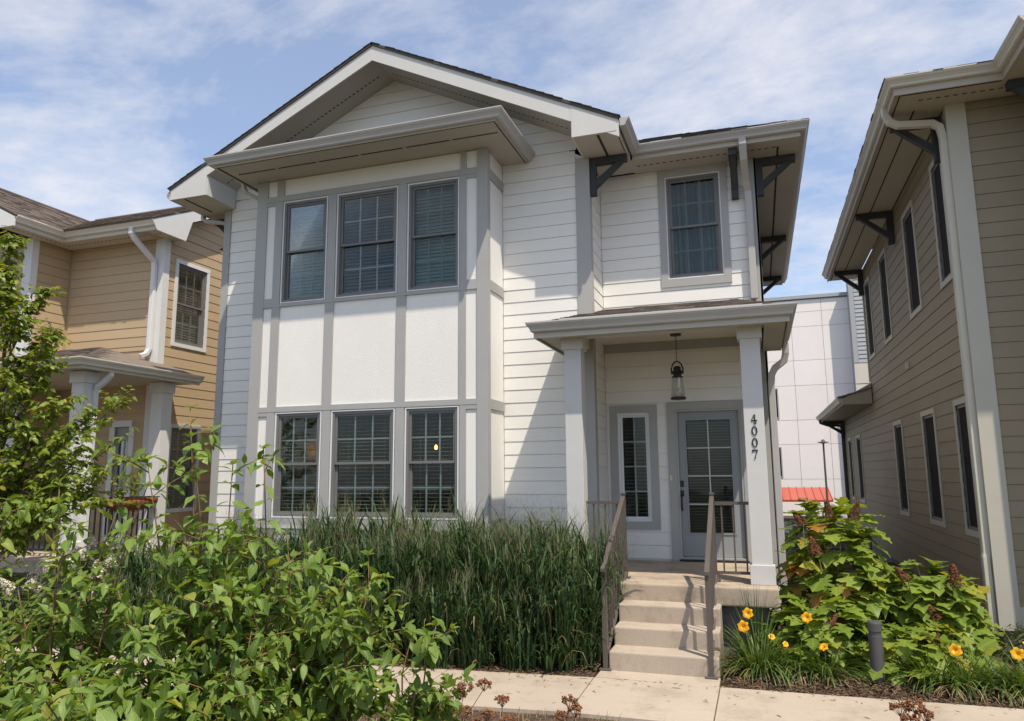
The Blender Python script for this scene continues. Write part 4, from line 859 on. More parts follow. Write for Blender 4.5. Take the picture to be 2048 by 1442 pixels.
# parked car glimpsed past the bush
CR = thing('parked_car', (13.0, 18.6, 0), 'white parked car glimpsed behind the lobed-leaf bush', 'car')
def car(cx, cy):
    y0, y1 = cy-.85, cy+.85; prof = [(-2.1, .3), (-2.12, .75), (-1.9, .9), (-1.1, .98), (-.45, 1.42), (.75, 1.44), (1.5, 1.0), (2.05, .92), (2.12, .6), (2.08, .3)]
    MB().prism([(cx+x, y0, z) for x, z in prof], [(cx+x, y1, z) for x, z in prof]).build('body', 'car_white', CR, bevel=.03)
    g = [(-.92, 1.0), (-.38, 1.36), (.68, 1.37), (1.22, 1.0)]
    MB().prism([(cx+x, y0-.006, z) for x, z in g], [(cx+x, y0+.05, z) for x, z in g]).build('side_window', 'screen', CR)
    for x in (-1.35, 1.35):
        for y in (y0+.08, y1-.08):
            k = MB(); n = 20; k.prism([(cx+x+.31*math.cos(i*2*math.pi/n), y-.1, .26+.31*math.sin(i*2*math.pi/n)) for i in range(n)], [(cx+x+.31*math.cos(i*2*math.pi/n), y+.1, .26+.31*math.sin(i*2*math.pi/n)) for i in range(n)]); w = k.build('wheel', 'black_rail', CR)
            k = MB(); k.prism([(cx+x+.19*math.cos(i*2*math.pi/n), y-.112, .26+.19*math.sin(i*2*math.pi/n)) for i in range(n)], [(cx+x+.19*math.cos(i*2*math.pi/n), y+.112, .26+.19*math.sin(i*2*math.pi/n)) for i in range(n)]); k.build('rim', 'panel_grey', w)
car(13.0, 18.6)
# path light
BO = thing('bollard_light', (9.41, -2.13, 0), 'dark grey cylindrical bollard light standing among the daylilies', 'bollard')
MB().lathe((9.41, -2.13, -.05), [(.062, 0), (.062, .49), (.055, .492), (.055, .53), (.064, .532), (.064, .60), (.058, .615), (.01, .62)], 22).build('post', 'bollard', BO)
MB().lathe((9.41, -2.13, -.02), [(.075, 0), (.075, .02), (.06, .03)], 18).build('base', 'bollard', BO)

# ------------------------------------------------------------------ plants
NR = np.random.default_rng(11)
def nrm(a): return a/np.maximum(np.linalg.norm(a, axis=-1, keepdims=True), 1e-9)
def tpl_rows(rows, fold=.16, droop=.22, wave=.0):
    v, uv, f = [], [], []; wm = max(w for _, w in rows)
    for i, (y, w) in enumerate(rows):
        zc = -droop*y*y; k = wave*math.sin(i*2.1)
        for s in (-1, 0, 1): v.append((s*w, y, zc+(fold*w+k*s if s else 0.))); uv.append((s*w/wm*.5, y))
    for i in range(len(rows)-1):
        a = i*3; f += [(a, a+1, a+4, a+3), (a+1, a+2, a+5, a+4)]
    return np.array(v), np.array(f), np.array(uv)
OV = [(0, .012), (.10, .12), (.25, .21), (.42, .245), (.6, .21), (.78, .125), (.91, .045), (1, .004)]
DOG = [tpl_rows(OV, .3, .28, .015), tpl_rows(OV, .5, .5, .03), tpl_rows(OV, .15, .12, .035), tpl_rows(OV, .62, .2, .05)]
SM = [tpl_rows([(0, .02), (.25, .27), (.6, .30), (.85, .14), (1, .01)], .2, .2), tpl_rows([(0, .02), (.25, .25), (.6, .27), (.85, .13), (1, .01)], .4, .4)]
OAK = [(0, .02), (.03, .16), (.08, .36), (.15, .33), (.2, .19), (.27, .22), (.33, .47), (.43, .56), (.50, .40), (.54, .23), (.62, .26), (.72, .34), (.79, .22), (.88, .13), (1, .01)]
OAKT = [tpl_rows(OAK, .12, .22, .01), tpl_rows(OAK, .2, .42, .02), tpl_rows(OAK, .05, .1, .03)]
HYD = [tpl_rows([(0, .02), (.15, .2), (.38, .31), (.6, .28), (.82, .14), (1, .01)], .2, .3, .01), tpl_rows([(0, .02), (.15, .2), (.38, .3), (.6, .27), (.82, .14), (1, .01)], .1, .15, .02)]
def np_mesh(name, v, f, mat, uv=None, smooth=True):
    me = bpy.data.meshes.new(name); v = np.asarray(v, np.float32); f = np.asarray(f, np.int32); k = f.shape[1]
    me.vertices.add(len(v)); me.vertices.foreach_set('co', v.ravel()); me.loops.add(f.size); me.loops.foreach_set('vertex_index', f.ravel())
    me.polygons.add(len(f)); me.polygons.foreach_set('loop_start', np.arange(0, f.size, k, dtype=np.int32))
    if smooth: me.polygons.foreach_set('use_smooth', np.ones(len(f), bool))
    if uv is not None: l = me.uv_layers.new(name='UVMap'); l.data.foreach_set('uv', np.asarray(uv, np.float32)[f.ravel()].ravel())
    me.update(calc_edges=True); me.materials.append(M[mat]); return me
def axes(D, Z):
    y = nrm(D); x = nrm(np.cross(y, Z)); return x, y, np.cross(x, y)
def batch(tpl, P, D, Z, L, Wd):
    v, f, uv = tpl; x, y, z = axes(D, Z); L = L[:, None, None]
    o = P[:, None]+L*(v[None, :, 0, None]*x[:, None]*Wd[:, None, None]+v[None, :, 1, None]*y[:, None]+v[None, :, 2, None]*z[:, None])
    n = len(P); return o.reshape(-1, 3), (f[None]+(np.arange(n)*len(v))[:, None, None]).reshape(-1, f.shape[1]), np.tile(uv, (n, 1))
class Leaves:
    def __init__(s): s.P, s.D, s.Z, s.L, s.W = [], [], [], [], []
    def add(s, p, d, z, l, w=1.): s.P.append(tuple(p)); s.D.append(tuple(d)); s.Z.append(tuple(z)); s.L.append(l); s.W.append(w)
    def build(s, parent, tpls, mat, nobj, oname='leaf', sname='foliage', seed=0):
        P, D, Z, L, Wd = map(np.array, (s.P, s.D, s.Z, s.L, s.W)); rg = np.random.default_rng(seed); var = rg.integers(0, len(tpls), len(P))
        rank = np.argsort(-L/np.linalg.norm(P-np.array(CAM_POS), axis=1)); big = rank[:nobj]; rest = rank[nobj:]
        if nobj:
            ms = [np_mesh(oname, t[0], t[1], mat, t[2]) for t in tpls]; x, y, z = axes(D, Z)
            for i in big:
                o = bpy.data.objects.new(oname, ms[var[i]]); COL.objects.link(o); o.parent = parent; o.matrix_parent_inverse = Matrix.Translation(-parent.location)
                a, b, c = x[i]*L[i]*Wd[i], y[i]*L[i], z[i]*L[i]; p = P[i]
                o.matrix_basis = Matrix(((a[0], b[0], c[0], p[0]), (a[1], b[1], c[1], p[1]), (a[2], b[2], c[2], p[2]), (0, 0, 0, 1)))
        if len(rest):
            vs, fs, us, k = [], [], [], 0
            for t in range(len(tpls)):
                m = rest[var[rest] == t]
                if not len(m): continue
                v, f, u = batch(tpls[t], P[m], D[m], Z[m], L[m], Wd[m]); vs.append(v); fs.append(f+k); us.append(u); k += len(v)
            stuff(link(sname, np_mesh(sname, np.concatenate(vs), np.concatenate(fs), mat, np.concatenate(us)), parent))
def rv(rg, s=1.): return V((rg.uniform(-s, s), rg.uniform(-s, s), rg.uniform(-s, s)))
ZU = V((0, 0, 1))
def dogwood(loc, H, R, nst, label, seed, lmin=.06, lmax=.14, shoots=(), nobj=280, name='dogwood_shrub', leafm='dogwood_leaf', tpls=None, twig='stem_red', group='dogwood shrubs in the planting strip', cat='shrub', nb=6, lean=None):
    rg = random.Random(seed); t = thing(name, loc, label, cat, group); lv = Leaves(); tw = MB(); base = V(loc)
    def leafpairs(pts, step, start, l0, l1):
        d = 0; par = rg.uniform(0, 3); acc = start
        for a, b in zip(pts[:-1], pts[1:]):
            seg = (b-a).length; T = (b-a).normalized()
            while acc < d+seg:
                p = a+T*(acc-d); h = T.cross(ZU); h = h.normalized() if h.length > .05 else V((1, 0, 0)); B = h*math.cos(par)+T.cross(h)*math.sin(par)
                for s in (-1, 1):
                    D = (B*s+T*rg.uniform(.2, .7)+V((0, 0, -rg.uniform(.05, .85)))+rv(rg, .3)).normalized(); Z = (ZU*1.0+rv(rg, .45)+V((-.1, -.25, 0)))
                    lv.add(p+D*.012, D, Z, rg.uniform(l0, l1), rg.uniform(.85, 1.15))
                par += math.pi/2+rg.uniform(-.3, .3); acc += step*rg.uniform(.8, 1.25)
            d += seg
        p = pts[-1]; T = (pts[-1]-pts[-2]).normalized()
        for k in range(4):
            a = k*math.pi/2+rg.uniform(0, .6); h = T.cross(ZU); h = h.normalized() if h.length > .05 else V((1, 0, 0)); B = h*math.cos(a)+T.cross(h)*math.sin(a)
            lv.add(p, (B*.8+T*rg.uniform(.3, .9)+V((0, 0, -.15))).normalized(), ZU+rv(rg, .35), rg.uniform(l0*.6, l1*.85), rg.uniform(.8, 1.))
    stems = []
    for i in range(nst):
        a = i*2.4+rg.uniform(-.4, .4); rr = R*math.sqrt((i+.5)/nst)*rg.uniform(.8, 1.1); h = H*rg.uniform(.6, 1.06)*(1-.2*(rr/R)**2)
        stems.append((V((math.cos(a)*rr, math.sin(a)*rr, h)), 1.5))
    for sx, sy, sz in shoots: stems.append((V((sx, sy, sz))-base, 1.15))
    for tip, pw in stems:
        b0 = base+V((tip.x*.12+rg.uniform(-.05, .05), tip.y*.12+rg.uniform(-.05, .05), 0)); n = 8; wob = rv(rg, .05)
        pts = [b0.lerp(base+tip, 0)+V(((tip.x*.88)*(q/n)**pw+wob.x*math.sin(q*.9), (tip.y*.88)*(q/n)**pw+wob.y*math.sin(q*.8), tip.z*(q/n))) for q in range(n+1)]
        tw.tube(pts, .009, 5, .0035); leafpairs(pts[3:], .115, .02, lmin, lmax)
        for k in range(nb):
            q = rg.uniform(.32, .97); j = int(q*n); p = pts[j].lerp(pts[min(n, j+1)], q*n-j); a = rg.uniform(0, 6.28); L = rg.uniform(.18, .42)*(1.15-.5*q)*H**.3
            dr = V((math.cos(a), math.sin(a), rg.uniform(.25, .9))).normalized(); bp = [p, p+dr*L*.5, p+dr*L+V((0, 0, -.03))]
            tw.tube(bp, .0045, 4, .002); leafpairs(bp, .085, .05, lmin, lmax)
    stuff(tw.build('stem', twig, t, smooth=True)); lv.build(t, tpls or DOG, leafm, nobj, seed=seed); return t

# fine grass and strap leaves, all at once
def blades(P, A, H, bend, wid, seg=5, twist=None, tip=.04, curve=2.2):
    """P base points, A azimuth of lean, H length, bend 0..1.5 how far it arches"""
    n = len(P); s = np.linspace(0, 1, seg+1); th0 = bend[:, None]*.25; out = np.zeros((n, seg+1, 3)); cur = P.copy(); out[:, 0] = cur
    for k in range(1, seg+1):
        th = bend*.18+bend*(s[k-.0 if False else k]**curve)*1.0; st = H/seg
        cur = cur+np.stack([np.cos(A)*np.sin(th)*st, np.sin(A)*np.sin(th)*st, np.cos(th)*st], 1); out[:, k] = cur
    ta = A+np.pi/2 if twist is None else twist; side = np.stack([np.cos(ta), np.sin(ta), np.zeros(n)], 1)
    w = np.array([max(tip, math.sin(math.pi*min(1, (x*.75+.28)))**.8) if x < 1 else tip for x in s])
    l = out-side[:, None]*(wid[:, None]*w[None])[..., None]/2; r = out+side[:, None]*(wid[:, None]*w[None])[..., None]/2
    v = np.stack([l, r], 2).reshape(-1, 3); i = np.arange(n)[:, None]*(2*(seg+1))+np.arange(seg)[None]*2
    f = np.stack([i, i+1, i+3, i+2], -1).reshape(-1, 4); return v, f
def join(parts):
    vs, fs, k = [], [], 0
    for v, f in parts: vs.append(v); fs.append(f+k); k += len(v)
    return np.concatenate(vs), np.concatenate(fs)

# tall switchgrass along the front of the white house
def tall_grass():
    rg = np.random.default_rng(5); cl = []
    for row, (yy, hh) in enumerate(((-2.42, .68), (-2.22, .93), (-1.85, 1.0), (-1.45, 1.05), (-1.05, 1.0))):
        x = 1.2+.17*row
        while x < 6.62: cl.append((x+rg.uniform(-.12, .12), yy+rg.uniform(-.12, .12)+(path_far(min(x, 6.8))+2.65)*.7, hh*rg.uniform(.80, 1.12)*(.9 if x < 3 else 1.))); x += .40
    parts, dry, pan = [], [], []
    for cx, cy, h in cl:
        n = 90; a = rg.uniform(0, 6.28, n); r = .19*np.sqrt(rg.uniform(0, 1, n)); bx = cx+r*np.cos(a); by = cy+r*np.sin(a)
        P = np.stack([bx, by, np.full(n, -.03)], 1); lean = a+rg.normal(0, .5, n)
        parts.append(blades(P, lean, rg.uniform(.95, 1.40, n)*h, rg.uniform(.08, .45, n), rg.uniform(.013, .024, n), 6, twist=rg.uniform(0, 6.28, n)))
        m = 430; k = rg.integers(0, n, m); z0 = rg.uniform(.0, 1.0, m)*h; off = .25*r[k]/.19*z0/1.3
        P2 = np.stack([bx[k]+np.cos(lean[k])*off, by[k]+np.sin(lean[k])*off, z0], 1)
        parts.append(blades(P2, rg.uniform(0, 6.28, m), rg.uniform(.28, .62, m)*h, rg.uniform(.5, 2.3, m), rg.uniform(.013, .029, m), 6))
        m = 60; k = rg.integers(0, n, m); P3 = np.stack([bx[k], by[k], rg.uniform(0, .45, m)], 1)
        dry.append(blades(P3, rg.uniform(0, 6.28, m), rg.uniform(.2, .5, m), rg.uniform(.7, 2.4, m), rg.uniform(.005, .011, m), 4))
        m = 20; k = rg.integers(0, n, m); top = rg.uniform(1.1, 1.35, m)*h; P4 = np.stack([bx[k]+np.cos(lean[k])*.15, by[k]+np.sin(lean[k])*.15, top*.72], 1)
        pan.append(blades(P4, rg.uniform(0, 6.28, m), top*.42, rg.uniform(.05, .3, m), np.full(m, .0035), 3))
        m2 = 200; kk = rg.integers(0, m, m2); zz = top[kk]*rg.uniform(.90, 1.12, m2); P5 = np.stack([P4[kk, 0]+rg.normal(0, .03, m2), P4[kk, 1]+rg.normal(0, .03, m2), zz], 1)
        pan.append(blades(P5, rg.uniform(0, 6.28, m2), rg.uniform(.06, .16, m2), rg.uniform(.4, 1.3, m2), np.full(m2, .0028), 3))
    t = link('tall_grass', np_mesh('tall_grass', *join(parts), 'grass_blade')); stuff(tag(t, 'dense tall green ornamental grass along the front of the white house', 'grass'))
    v, f = join(dry); stuff(link('dry_blades', np_mesh('dry_blades', v, f, 'grass_dry'), t)); v, f = join(pan); stuff(link('seed_heads', np_mesh('seed_heads', v, f, 'panicle'), t))
tall_grass()

# dogwoods in front
DG = 'dogwood shrubs in the planting strip'
dogwood((5.02, -5.95, -.03), 1.70, .5, 15, 'tall leafy dogwood shrub with upright shoots, tallest of the dogwoods', 1, shoots=((4.88, -5.9, 2.40), (4.98, -6.02, 2.2), (4.7, -6.1, 2.05), (5.2, -5.8, 2.02)))
dogwood((5.42, -5.62, -.03), 1.72, .55, 15, 'leafy dogwood shrub right beside the tallest one, one shoot before the bay corner', 2, shoots=((5.44, -5.85, 2.12),))
dogwood((5.72, -5.42, -.03), 1.28, .42, 12, 'mid-height dogwood shrub with reddish twigs before the tall grass', 3, shoots=((5.9, -5.35, 1.40),))
dogwood((6.3, -5.4, -.03), .74, .26, 7, 'small sparse dogwood standing over the sidewalk beside the dry brown flower heads', 4, shoots=((6.42, -5.3, .97), (6.22, -5.35, .92)), nobj=200)
dogwood((4.2, -6.2, -.03), 1.32, .6, 15, 'broad low dogwood shrub before the white hydrangea flowers', 5, shoots=((4.05, -6.1, 1.9), (4.4, -6.05, 1.78), (4.55, -6.0, 1.88), (4.25, -6.2, 1.62)))
dogwood((4.95, -6.7, -.03), 1.0, .6, 14, 'lowest dogwood shrub with broad leaves at the front of the planting strip', 6, lmin=.08, lmax=.17)
dogwood((5.45, -6.05, -.03), 1.08, .45, 11, 'low shaded dogwood shrub in front of the mid-height one', 7)

dogwood((3.55, -6.45, -.03), 1.22, .55, 13, 'leafy dogwood shrub farthest along toward the young tree', 8, shoots=((3.5, -6.3, 1.95), (3.8, -6.25, 1.8), (3.3, -6.4, 1.7)))
# young tree by the tan house porch
def young_tree():
    rg = random.Random(21); t = thing('young_tree', (-1.25, -2.75, 0), 'young tree with small yellow-green leaves before the tan house porch', 'tree'); tk = MB(); lv = Leaves()
    trunk = [V((-1.25, -2.75, -.05)), V((-1.22, -2.72, .8)), V((-1.28, -2.7, 1.7)), V((-1.22, -2.74, 2.7)), V((-1.3, -2.7, 3.8)), V((-1.4, -2.7, 5.0))]
    tk.tube(trunk, .05, 8, .012); tk.build('trunk', 'bark', t, smooth=True)
    tips = [(-1.40, -2.7, 5.3), (-.7, -2.6, 4.55), (-.30, -2.8, 3.95), (-.82, -2.5, 3.7), (.0, -2.7, 3.05), (.62, -2.6, 2.95), (1.22, -2.75, 3.0), (.5, -2.9, 2.5), (-.4, -2.9, 2.65), (-1.0, -2.7, 2.3), (.98, -2.7, 2.42), (.15, -2.6, 2.12), (-1.1, -3.0, 4.35), (-2.2, -2.7, 4.1), (-1.9, -2.9, 2.7), (.75, -2.8, 2.05), (-.6, -3.1, 3.3), (-1.5, -3.2, 3.6), (-.9, -2.2, 4.0), (-.2, -2.3, 2.4), (-2.3, -2.5, 3.3), (-.75, -3.0, 4.1), (-.55, -2.9, 2.2), (-1.3, -3.0, 2.9), (-.45, -2.6, 3.45), (-1.15, -2.9, 4.8), (-1.5, -2.6, 4.6), (-1.0, -2.5, 3.2), (-.15, -2.9, 2.9), (-.3, -2.6, 2.0), (.25, -2.8, 2.7), (-.8, -3.1, 1.9), (-1.5, -2.9, 2.2), (.4, -2.7, 1.75), (.85, -2.8, 1.65), (-.1, -2.9, 1.6), (1.1, -2.7, 2.2)]
    br = MB()
    for q in tips:
        tip = V(q); z0 = max(.9, tip.z-rg.uniform(.9, 1.5)*max(.35, min(1, abs(tip.x+1.25)))-.25); j = min(4, int(z0)); st = trunk[j].lerp(trunk[j+1], z0-int(z0)) if j < 5 else trunk[5]
        pts = [st.lerp(tip, k/6)+V((0, 0, .16*math.sin(k/6*3.14)))+rv(rg, .03) for k in range(7)]; br.tube(pts, .014, 5, .003)
        for k in range(40):
            f = rg.uniform(.2, 1.); j = min(5, int(f*6)); p = pts[j].lerp(pts[j+1], f*6-j); d = (V((rg.uniform(-1, 1), rg.uniform(-1, 1), rg.uniform(-.5, .7)))).normalized(); L = rg.uniform(.08, .28); e = p+d*L
            br.tube([p, e], .003, 3, .0015)
            for m in range(7):
                u = (m+.6)/7; s = 1 if m % 2 else -1; h = d.cross(ZU).normalized()*s; D = (h*.8+d*.6+V((0, 0, -rg.uniform(.1, .6)))+rv(rg, .25)).normalized(); lv.add(p+d*L*u, D, ZU+rv(rg, .6)+V((0, -.3, 0)), rg.uniform(.065, .10), rg.uniform(.85, 1.1))
    stuff(br.build('limb', 'bark', t)); lv.build(t, SM, 'tree_leaf', 300, sname='crown', seed=3)
young_tree()

# flower heads
def head_mesh(name, n, h, r, petal, mat, seed, cone=True):
    rg = np.random.default_rng(seed); z = rg.uniform(0, 1, n); a = rg.uniform(0, 6.28, n); rr = r*(1-z*.85 if cone else np.sqrt(np.maximum(.02, 1-(2*z-1)**2)))*rg.uniform(.75, 1.05, n)
    P = np.stack([rr*np.cos(a), rr*np.sin(a), z*h], 1); Nn = nrm(np.stack([np.cos(a), np.sin(a), .35+.6*(z-.3)], 1)+rg.normal(0, .25, (n, 3)))
    T = nrm(np.cross(Nn, rg.normal(0, 1, (n, 3)))); B = np.cross(Nn, T); vs, fs = [], []
    for k in range(2):
        d1 = T if k == 0 else B; d2 = B if k == 0 else T; s = petal*rg.uniform(.7, 1.1, n)[:, None]; o = Nn*(.002*k)
        vs.append(np.stack([P-d1*s+o, P-d2*s*.38-Nn*s*.25+o, P+d1*s+o, P+d2*s*.38-Nn*s*.25+o], 1).reshape(-1, 3)); fs.append(np.arange(n*4).reshape(-1, 4)+k*n*4)
    return np_mesh(name, np.concatenate(vs), np.concatenate(fs), mat, smooth=False)
def place(me, name, parent, p, s, rot):
    o = bpy.data.objects.new(name, me); COL.objects.link(o); o.parent = parent; o.matrix_parent_inverse = Matrix.Translation(-parent.location); o.location = p; o.rotation_euler = rot; o.scale = (s, s, s); o['kind'] = 'stuff'; return o
def bush(name, loc, H, R, label, cat, group, nleaf, tpls, mat, l0, l1, seed, nobj, twig='stem_green', heads=(), hm=None, hs=1., shell=.55, flat=1., leaf2=None, frac2=0.):
    """a rounded bush: leaves on a lumpy shell over a few stems"""
    rg = random.Random(seed); t = thing(name, loc, label, cat, group); c = V(loc); lv = Leaves(); l2 = Leaves(); st = MB(); lumps = [(rg.uniform(0, 6.28), rg.uniform(.1, 1.), rg.uniform(.75, 1.2)) for _ in range(9)]
    ends = []
    for k in range(nleaf):
        a = rg.uniform(0, 6.28); zf = rg.uniform(.06, 1.); lum = 1+sum(.12*math.sin(a*(i+1)+ph[0])*ph[2] for i, ph in enumerate(lumps[:4])); prof = math.sqrt(max(.03, 1-max(0, zf-.35)**2/.4225*.96)); d = rg.uniform(shell, 1.)
        p = c+V((math.cos(a)*R*prof*lum*d, math.sin(a)*R*prof*lum*d*flat, H*zf*(.75+.25*d)*(1+.09*math.sin(3*a+seed))))
        out = V((math.cos(a), math.sin(a), .15+.5*max(0, zf-.4))); D = (out+V((0, 0, -rg.uniform(.1, .8)))+rv(rg, .45)).normalized(); Z = out*.55+ZU*(.7+.5*zf)+rv(rg, .3)
        (l2 if rg.random() < frac2*(1.6 if p.x < c.x else .3) else lv).add(p, D, Z, rg.uniform(l0, l1), rg.uniform(.85, 1.1))
        if k % 9 == 0: ends.append(p)
    for e in ends[:60]: b = c+V((rg.uniform(-.12, .12), rg.uniform(-.12, .12), -.03)); st.tube([b, b.lerp(e, .5)+V((0, 0, .12*H)), e], .007, 4, .003)
    stuff(st.build('stem', twig, t)); lv.build(t, tpls, mat, nobj, seed=seed)
    if l2.P: l2.build(t, tpls, leaf2, 300, oname='turning_leaf', seed=seed+1)
    for i, h in enumerate(heads):
        o = place(hm[i % len(hm)], 'flower_head', t, V(h)-V((0, 0, .05)), hs*rg.uniform(.8, 1.2), (rg.uniform(-.7, .5), rg.uniform(-.6, .6), rg.uniform(0, 6)))
        k = MB().tube([V(h)-V((rg.uniform(-.05, .05), rg.uniform(-.05, .05), .22)), V(h)+V((0, 0, .03))], .005, 5).build('flower_stalk', twig, t)
    return t
WH = [head_mesh('flower_head', 110, .17, .085, .016, 'white_petal', s) for s in (1, 2, 3)]
BH = [head_mesh('flower_head', 420, .26, .10, .017, 'brown_floret', s) for s in (4, 5)]
bush('white_hydrangea', (.35, -2.15, -.03), 1.05, .95, 'hydrangea bush with clusters of creamy white flowers before the tan porch railing', 'shrub', None, 1900, HYD, 'hyd_leaf', .09, .14, 31, 200, heads=[(.08, -2.3, .98), (.45, -2.25, 1.07), (.8, -2.2, 1.03), (.95, -2.2, .95), (-.2, -2.3, .92), (-.45, -2.3, .80), (.26, -2.4, .78), (.6, -2.5, .86), (.15, -2.7, .55), (.65, -2.8, .5), (-.3, -2.6, .5), (1.1, -2.4, .8), (.35, -2.6, .66), (.3, -2.75, .9), (.75, -2.75, .78), (-.1, -2.7, .8), (.05, -2.5, 1.0), (.55, -2.45, 1.1), (-.5, -2.6, .68), (.9, -2.6, .9), (-.35, -2.8, .6)], hm=WH, hs=1.2)
bush('white_hydrangea', (-1.05, -2.6, -.03), .7, .62, 'low hydrangea bush with a few white flowers beside the sidewalk, under the young tree', 'shrub', None, 800, HYD, 'hyd_leaf', .08, .12, 32, 120, heads=[(-.65, -2.75, .55), (-1.0, -2.9, .48), (-1.25, -2.9, .40), (-1.4, -3.0, .2), (-.85, -3.0, .3), (-.75, -3.0, .62), (-1.15, -3.05, .6), (-.95, -3.15, .45)], hm=WH, hs=1.15)
OL = dict(shell=.68, tpls=OAKT, mat='oak_leaf', hm=BH)
bush('oakleaf_hydrangea', (9.2, -.85, -.03), 1.56, .50, 'tall lobed-leaf hydrangea bush with a few orange leaves beside the porch column', 'shrub', 'lobed-leaf hydrangeas', 430, l0=.17, l1=.29, seed=41, nobj=300, leaf2='oak_leaf_red', frac2=.08, heads=[(8.9, -1.2, 1.42), (9.15, -1.25, 1.52), (9.4, -1.2, 1.5), (9.0, -1.4, 1.12)], hs=.75, **OL)
bush('oakleaf_hydrangea', (10.15, -.8, -.03), .95, .45, 'lobed-leaf hydrangea bush with large brown flower cones beside the taupe wall', 'shrub', 'lobed-leaf hydrangeas', 330, l0=.17, l1=.29, seed=42, nobj=300, heads=[(9.86, -1.2, .86), (10.3, -1.15, .84), (10.1, -1.3, .5)], hs=.8, **OL)
bush('oakleaf_hydrangea', (8.98, -1.55, -.03), .66, .48, 'low lobed-leaf hydrangea in front of the porch slab corner', 'shrub', 'lobed-leaf hydrangeas', 250, l0=.15, l1=.25, seed=43, nobj=300, heads=[(9.05, -1.85, .5)], hs=.5, **OL)
bush('oakleaf_hydrangea', (9.75, -1.5, -.03), .46, .60, 'lowest lobed-leaf hydrangea spreading behind the bollard light', 'shrub', 'lobed-leaf hydrangeas', 250, l0=.14, l1=.23, seed=44, nobj=300, heads=[(9.95, -1.85, .36)], hs=.45, **OL)
bush('low_bush', (11.05, -.95, -.03), .40, .42, 'low grey-green fine-leaved bush at the corner of the taupe house', 'shrub', None, 2600, SM, 'low_leaf', .025, .045, 45, 0)

# daylilies
def petals(mb_parent, c, aim, s):
    aim = V(aim).normalized(); h = aim.cross(V((.3, .1, .9))).normalized(); g = aim.cross(h); c = V(c)
    core = MB().tube([c-aim*.05, c], .006, 6, .012).build('flower', 'yellow', mb_parent, smooth=True)
    for k in range(6):
        a = k*math.pi/3; r = h*math.cos(a)+g*math.sin(a); w = aim.cross(r)*s*(.52 if k % 2 else .40); mb = MB(); pts = []
        for t, u, ww in ((0, 0, .25), (.35, .45, .8), (.7, .62, 1.), (1., .55, .55), (1.15, .45, .05)): m = c+r*s*t+aim*s*u; pts += [m-w*ww-aim*s*.03, m+w*ww-aim*s*.03]
        mb.v = [tuple(p) for p in pts]; mb.f = [(2*i, 2*i+1, 2*i+3, 2*i+2) for i in range(4)]; mb.build('petal', 'yellow', core, smooth=True, recalc=False)
def daylily(x, y, label, n=120, h=.55, flowers=(), seed=1):
    rg = np.random.default_rng(seed); n = int(n*1.6); h *= 1.08; t = thing('daylily', (x, y, -.03), label, 'daylily', 'daylily clumps along the sidewalk')
    a = rg.uniform(0, 6.28, n); r = .14*np.sqrt(rg.uniform(0, 1, n)); P = np.stack([x+r*np.cos(a), y+r*np.sin(a), np.full(n, -.03)], 1)
    v, f = blades(P, a+rg.normal(0, .35, n), rg.uniform(.55, 1.05, n)*h, rg.uniform(.6, 2.7, n), rg.uniform(.010, .019, n), 7, curve=1.3); link('blades', np_mesh('blades', v, f, 'lily_blade'), t)['kind'] = 'stuff'
    m = n//5; a = rg.uniform(0, 6.28, m); P = np.stack([x+.16*np.cos(a), y+.16*np.sin(a), np.full(m, -.02)], 1); v, f = blades(P, a, rg.uniform(.25, .45, m), rg.uniform(1.6, 2.7, m), rg.uniform(.008, .014, m), 5, curve=1.2); link('dry_blades', np_mesh('dry_blades', v, f, 'grass_dry'), t)['kind'] = 'stuff'
    for i, (p, aim, s) in enumerate(flowers):
        b = V((x, y, 0)); p = V(p); MB().tube([b, b.lerp(p, .55)+V((0, 0, .08)), p-V(aim).normalized()*.05], .0045, 5, .003).build('flower_stalk', 'stem_green', t); petals(t, p, aim, s)
tow = (-.25, -.9, .35)
daylily(8.38, -2.02, 'daylily clump with two yellow blooms beside the steps', 170, .62, [((8.30, -2.05, .56), tow, .05), ((8.25, -2.12, .45), (-.1, -.9, .2), .052), ((8.5, -2.1, .36), (.2, -.7, .6), .03), ((8.62, -2.1, .30), (.4, -.7, .5), .028)], 1)
daylily(8.72, -1.98, 'daylily clump with one yellow bloom below the low lobed-leaf hydrangea', 120, .52, [((8.84, -2.0, .54), tow, .048)], 2)
daylily(8.98, -2.0, 'daylily clump with a half-open yellow bloom left of the bollard light', 130, .5, [((8.97, -2.05, .28), (-.3, -.7, .8), .04)], 3)
daylily(9.86, -2.02, 'bloomless daylily clump just right of the bollard light', 130, .5, [], 4)
daylily(10.12, -2.1, 'daylily clump with one orange-yellow bloom before the large brown flower cones', 130, .5, [((10.07, -2.05, .33), tow, .052)], 5)
daylily(10.38, -2.05, 'bloomless daylily clump between two flowering ones', 120, .46, [], 6)
daylily(10.62, -2.12, 'daylily clump with a yellow bloom and bud before the low grey-green bush', 140, .5, [((10.54, -2.1, .34), tow, .052), ((10.62, -2.05, .42), (.1, -.3, 1), .024)], 7)
daylily(11.0, -2.1, 'bloomless daylily clump farthest along the bed before the taupe house', 120, .48, [], 8)
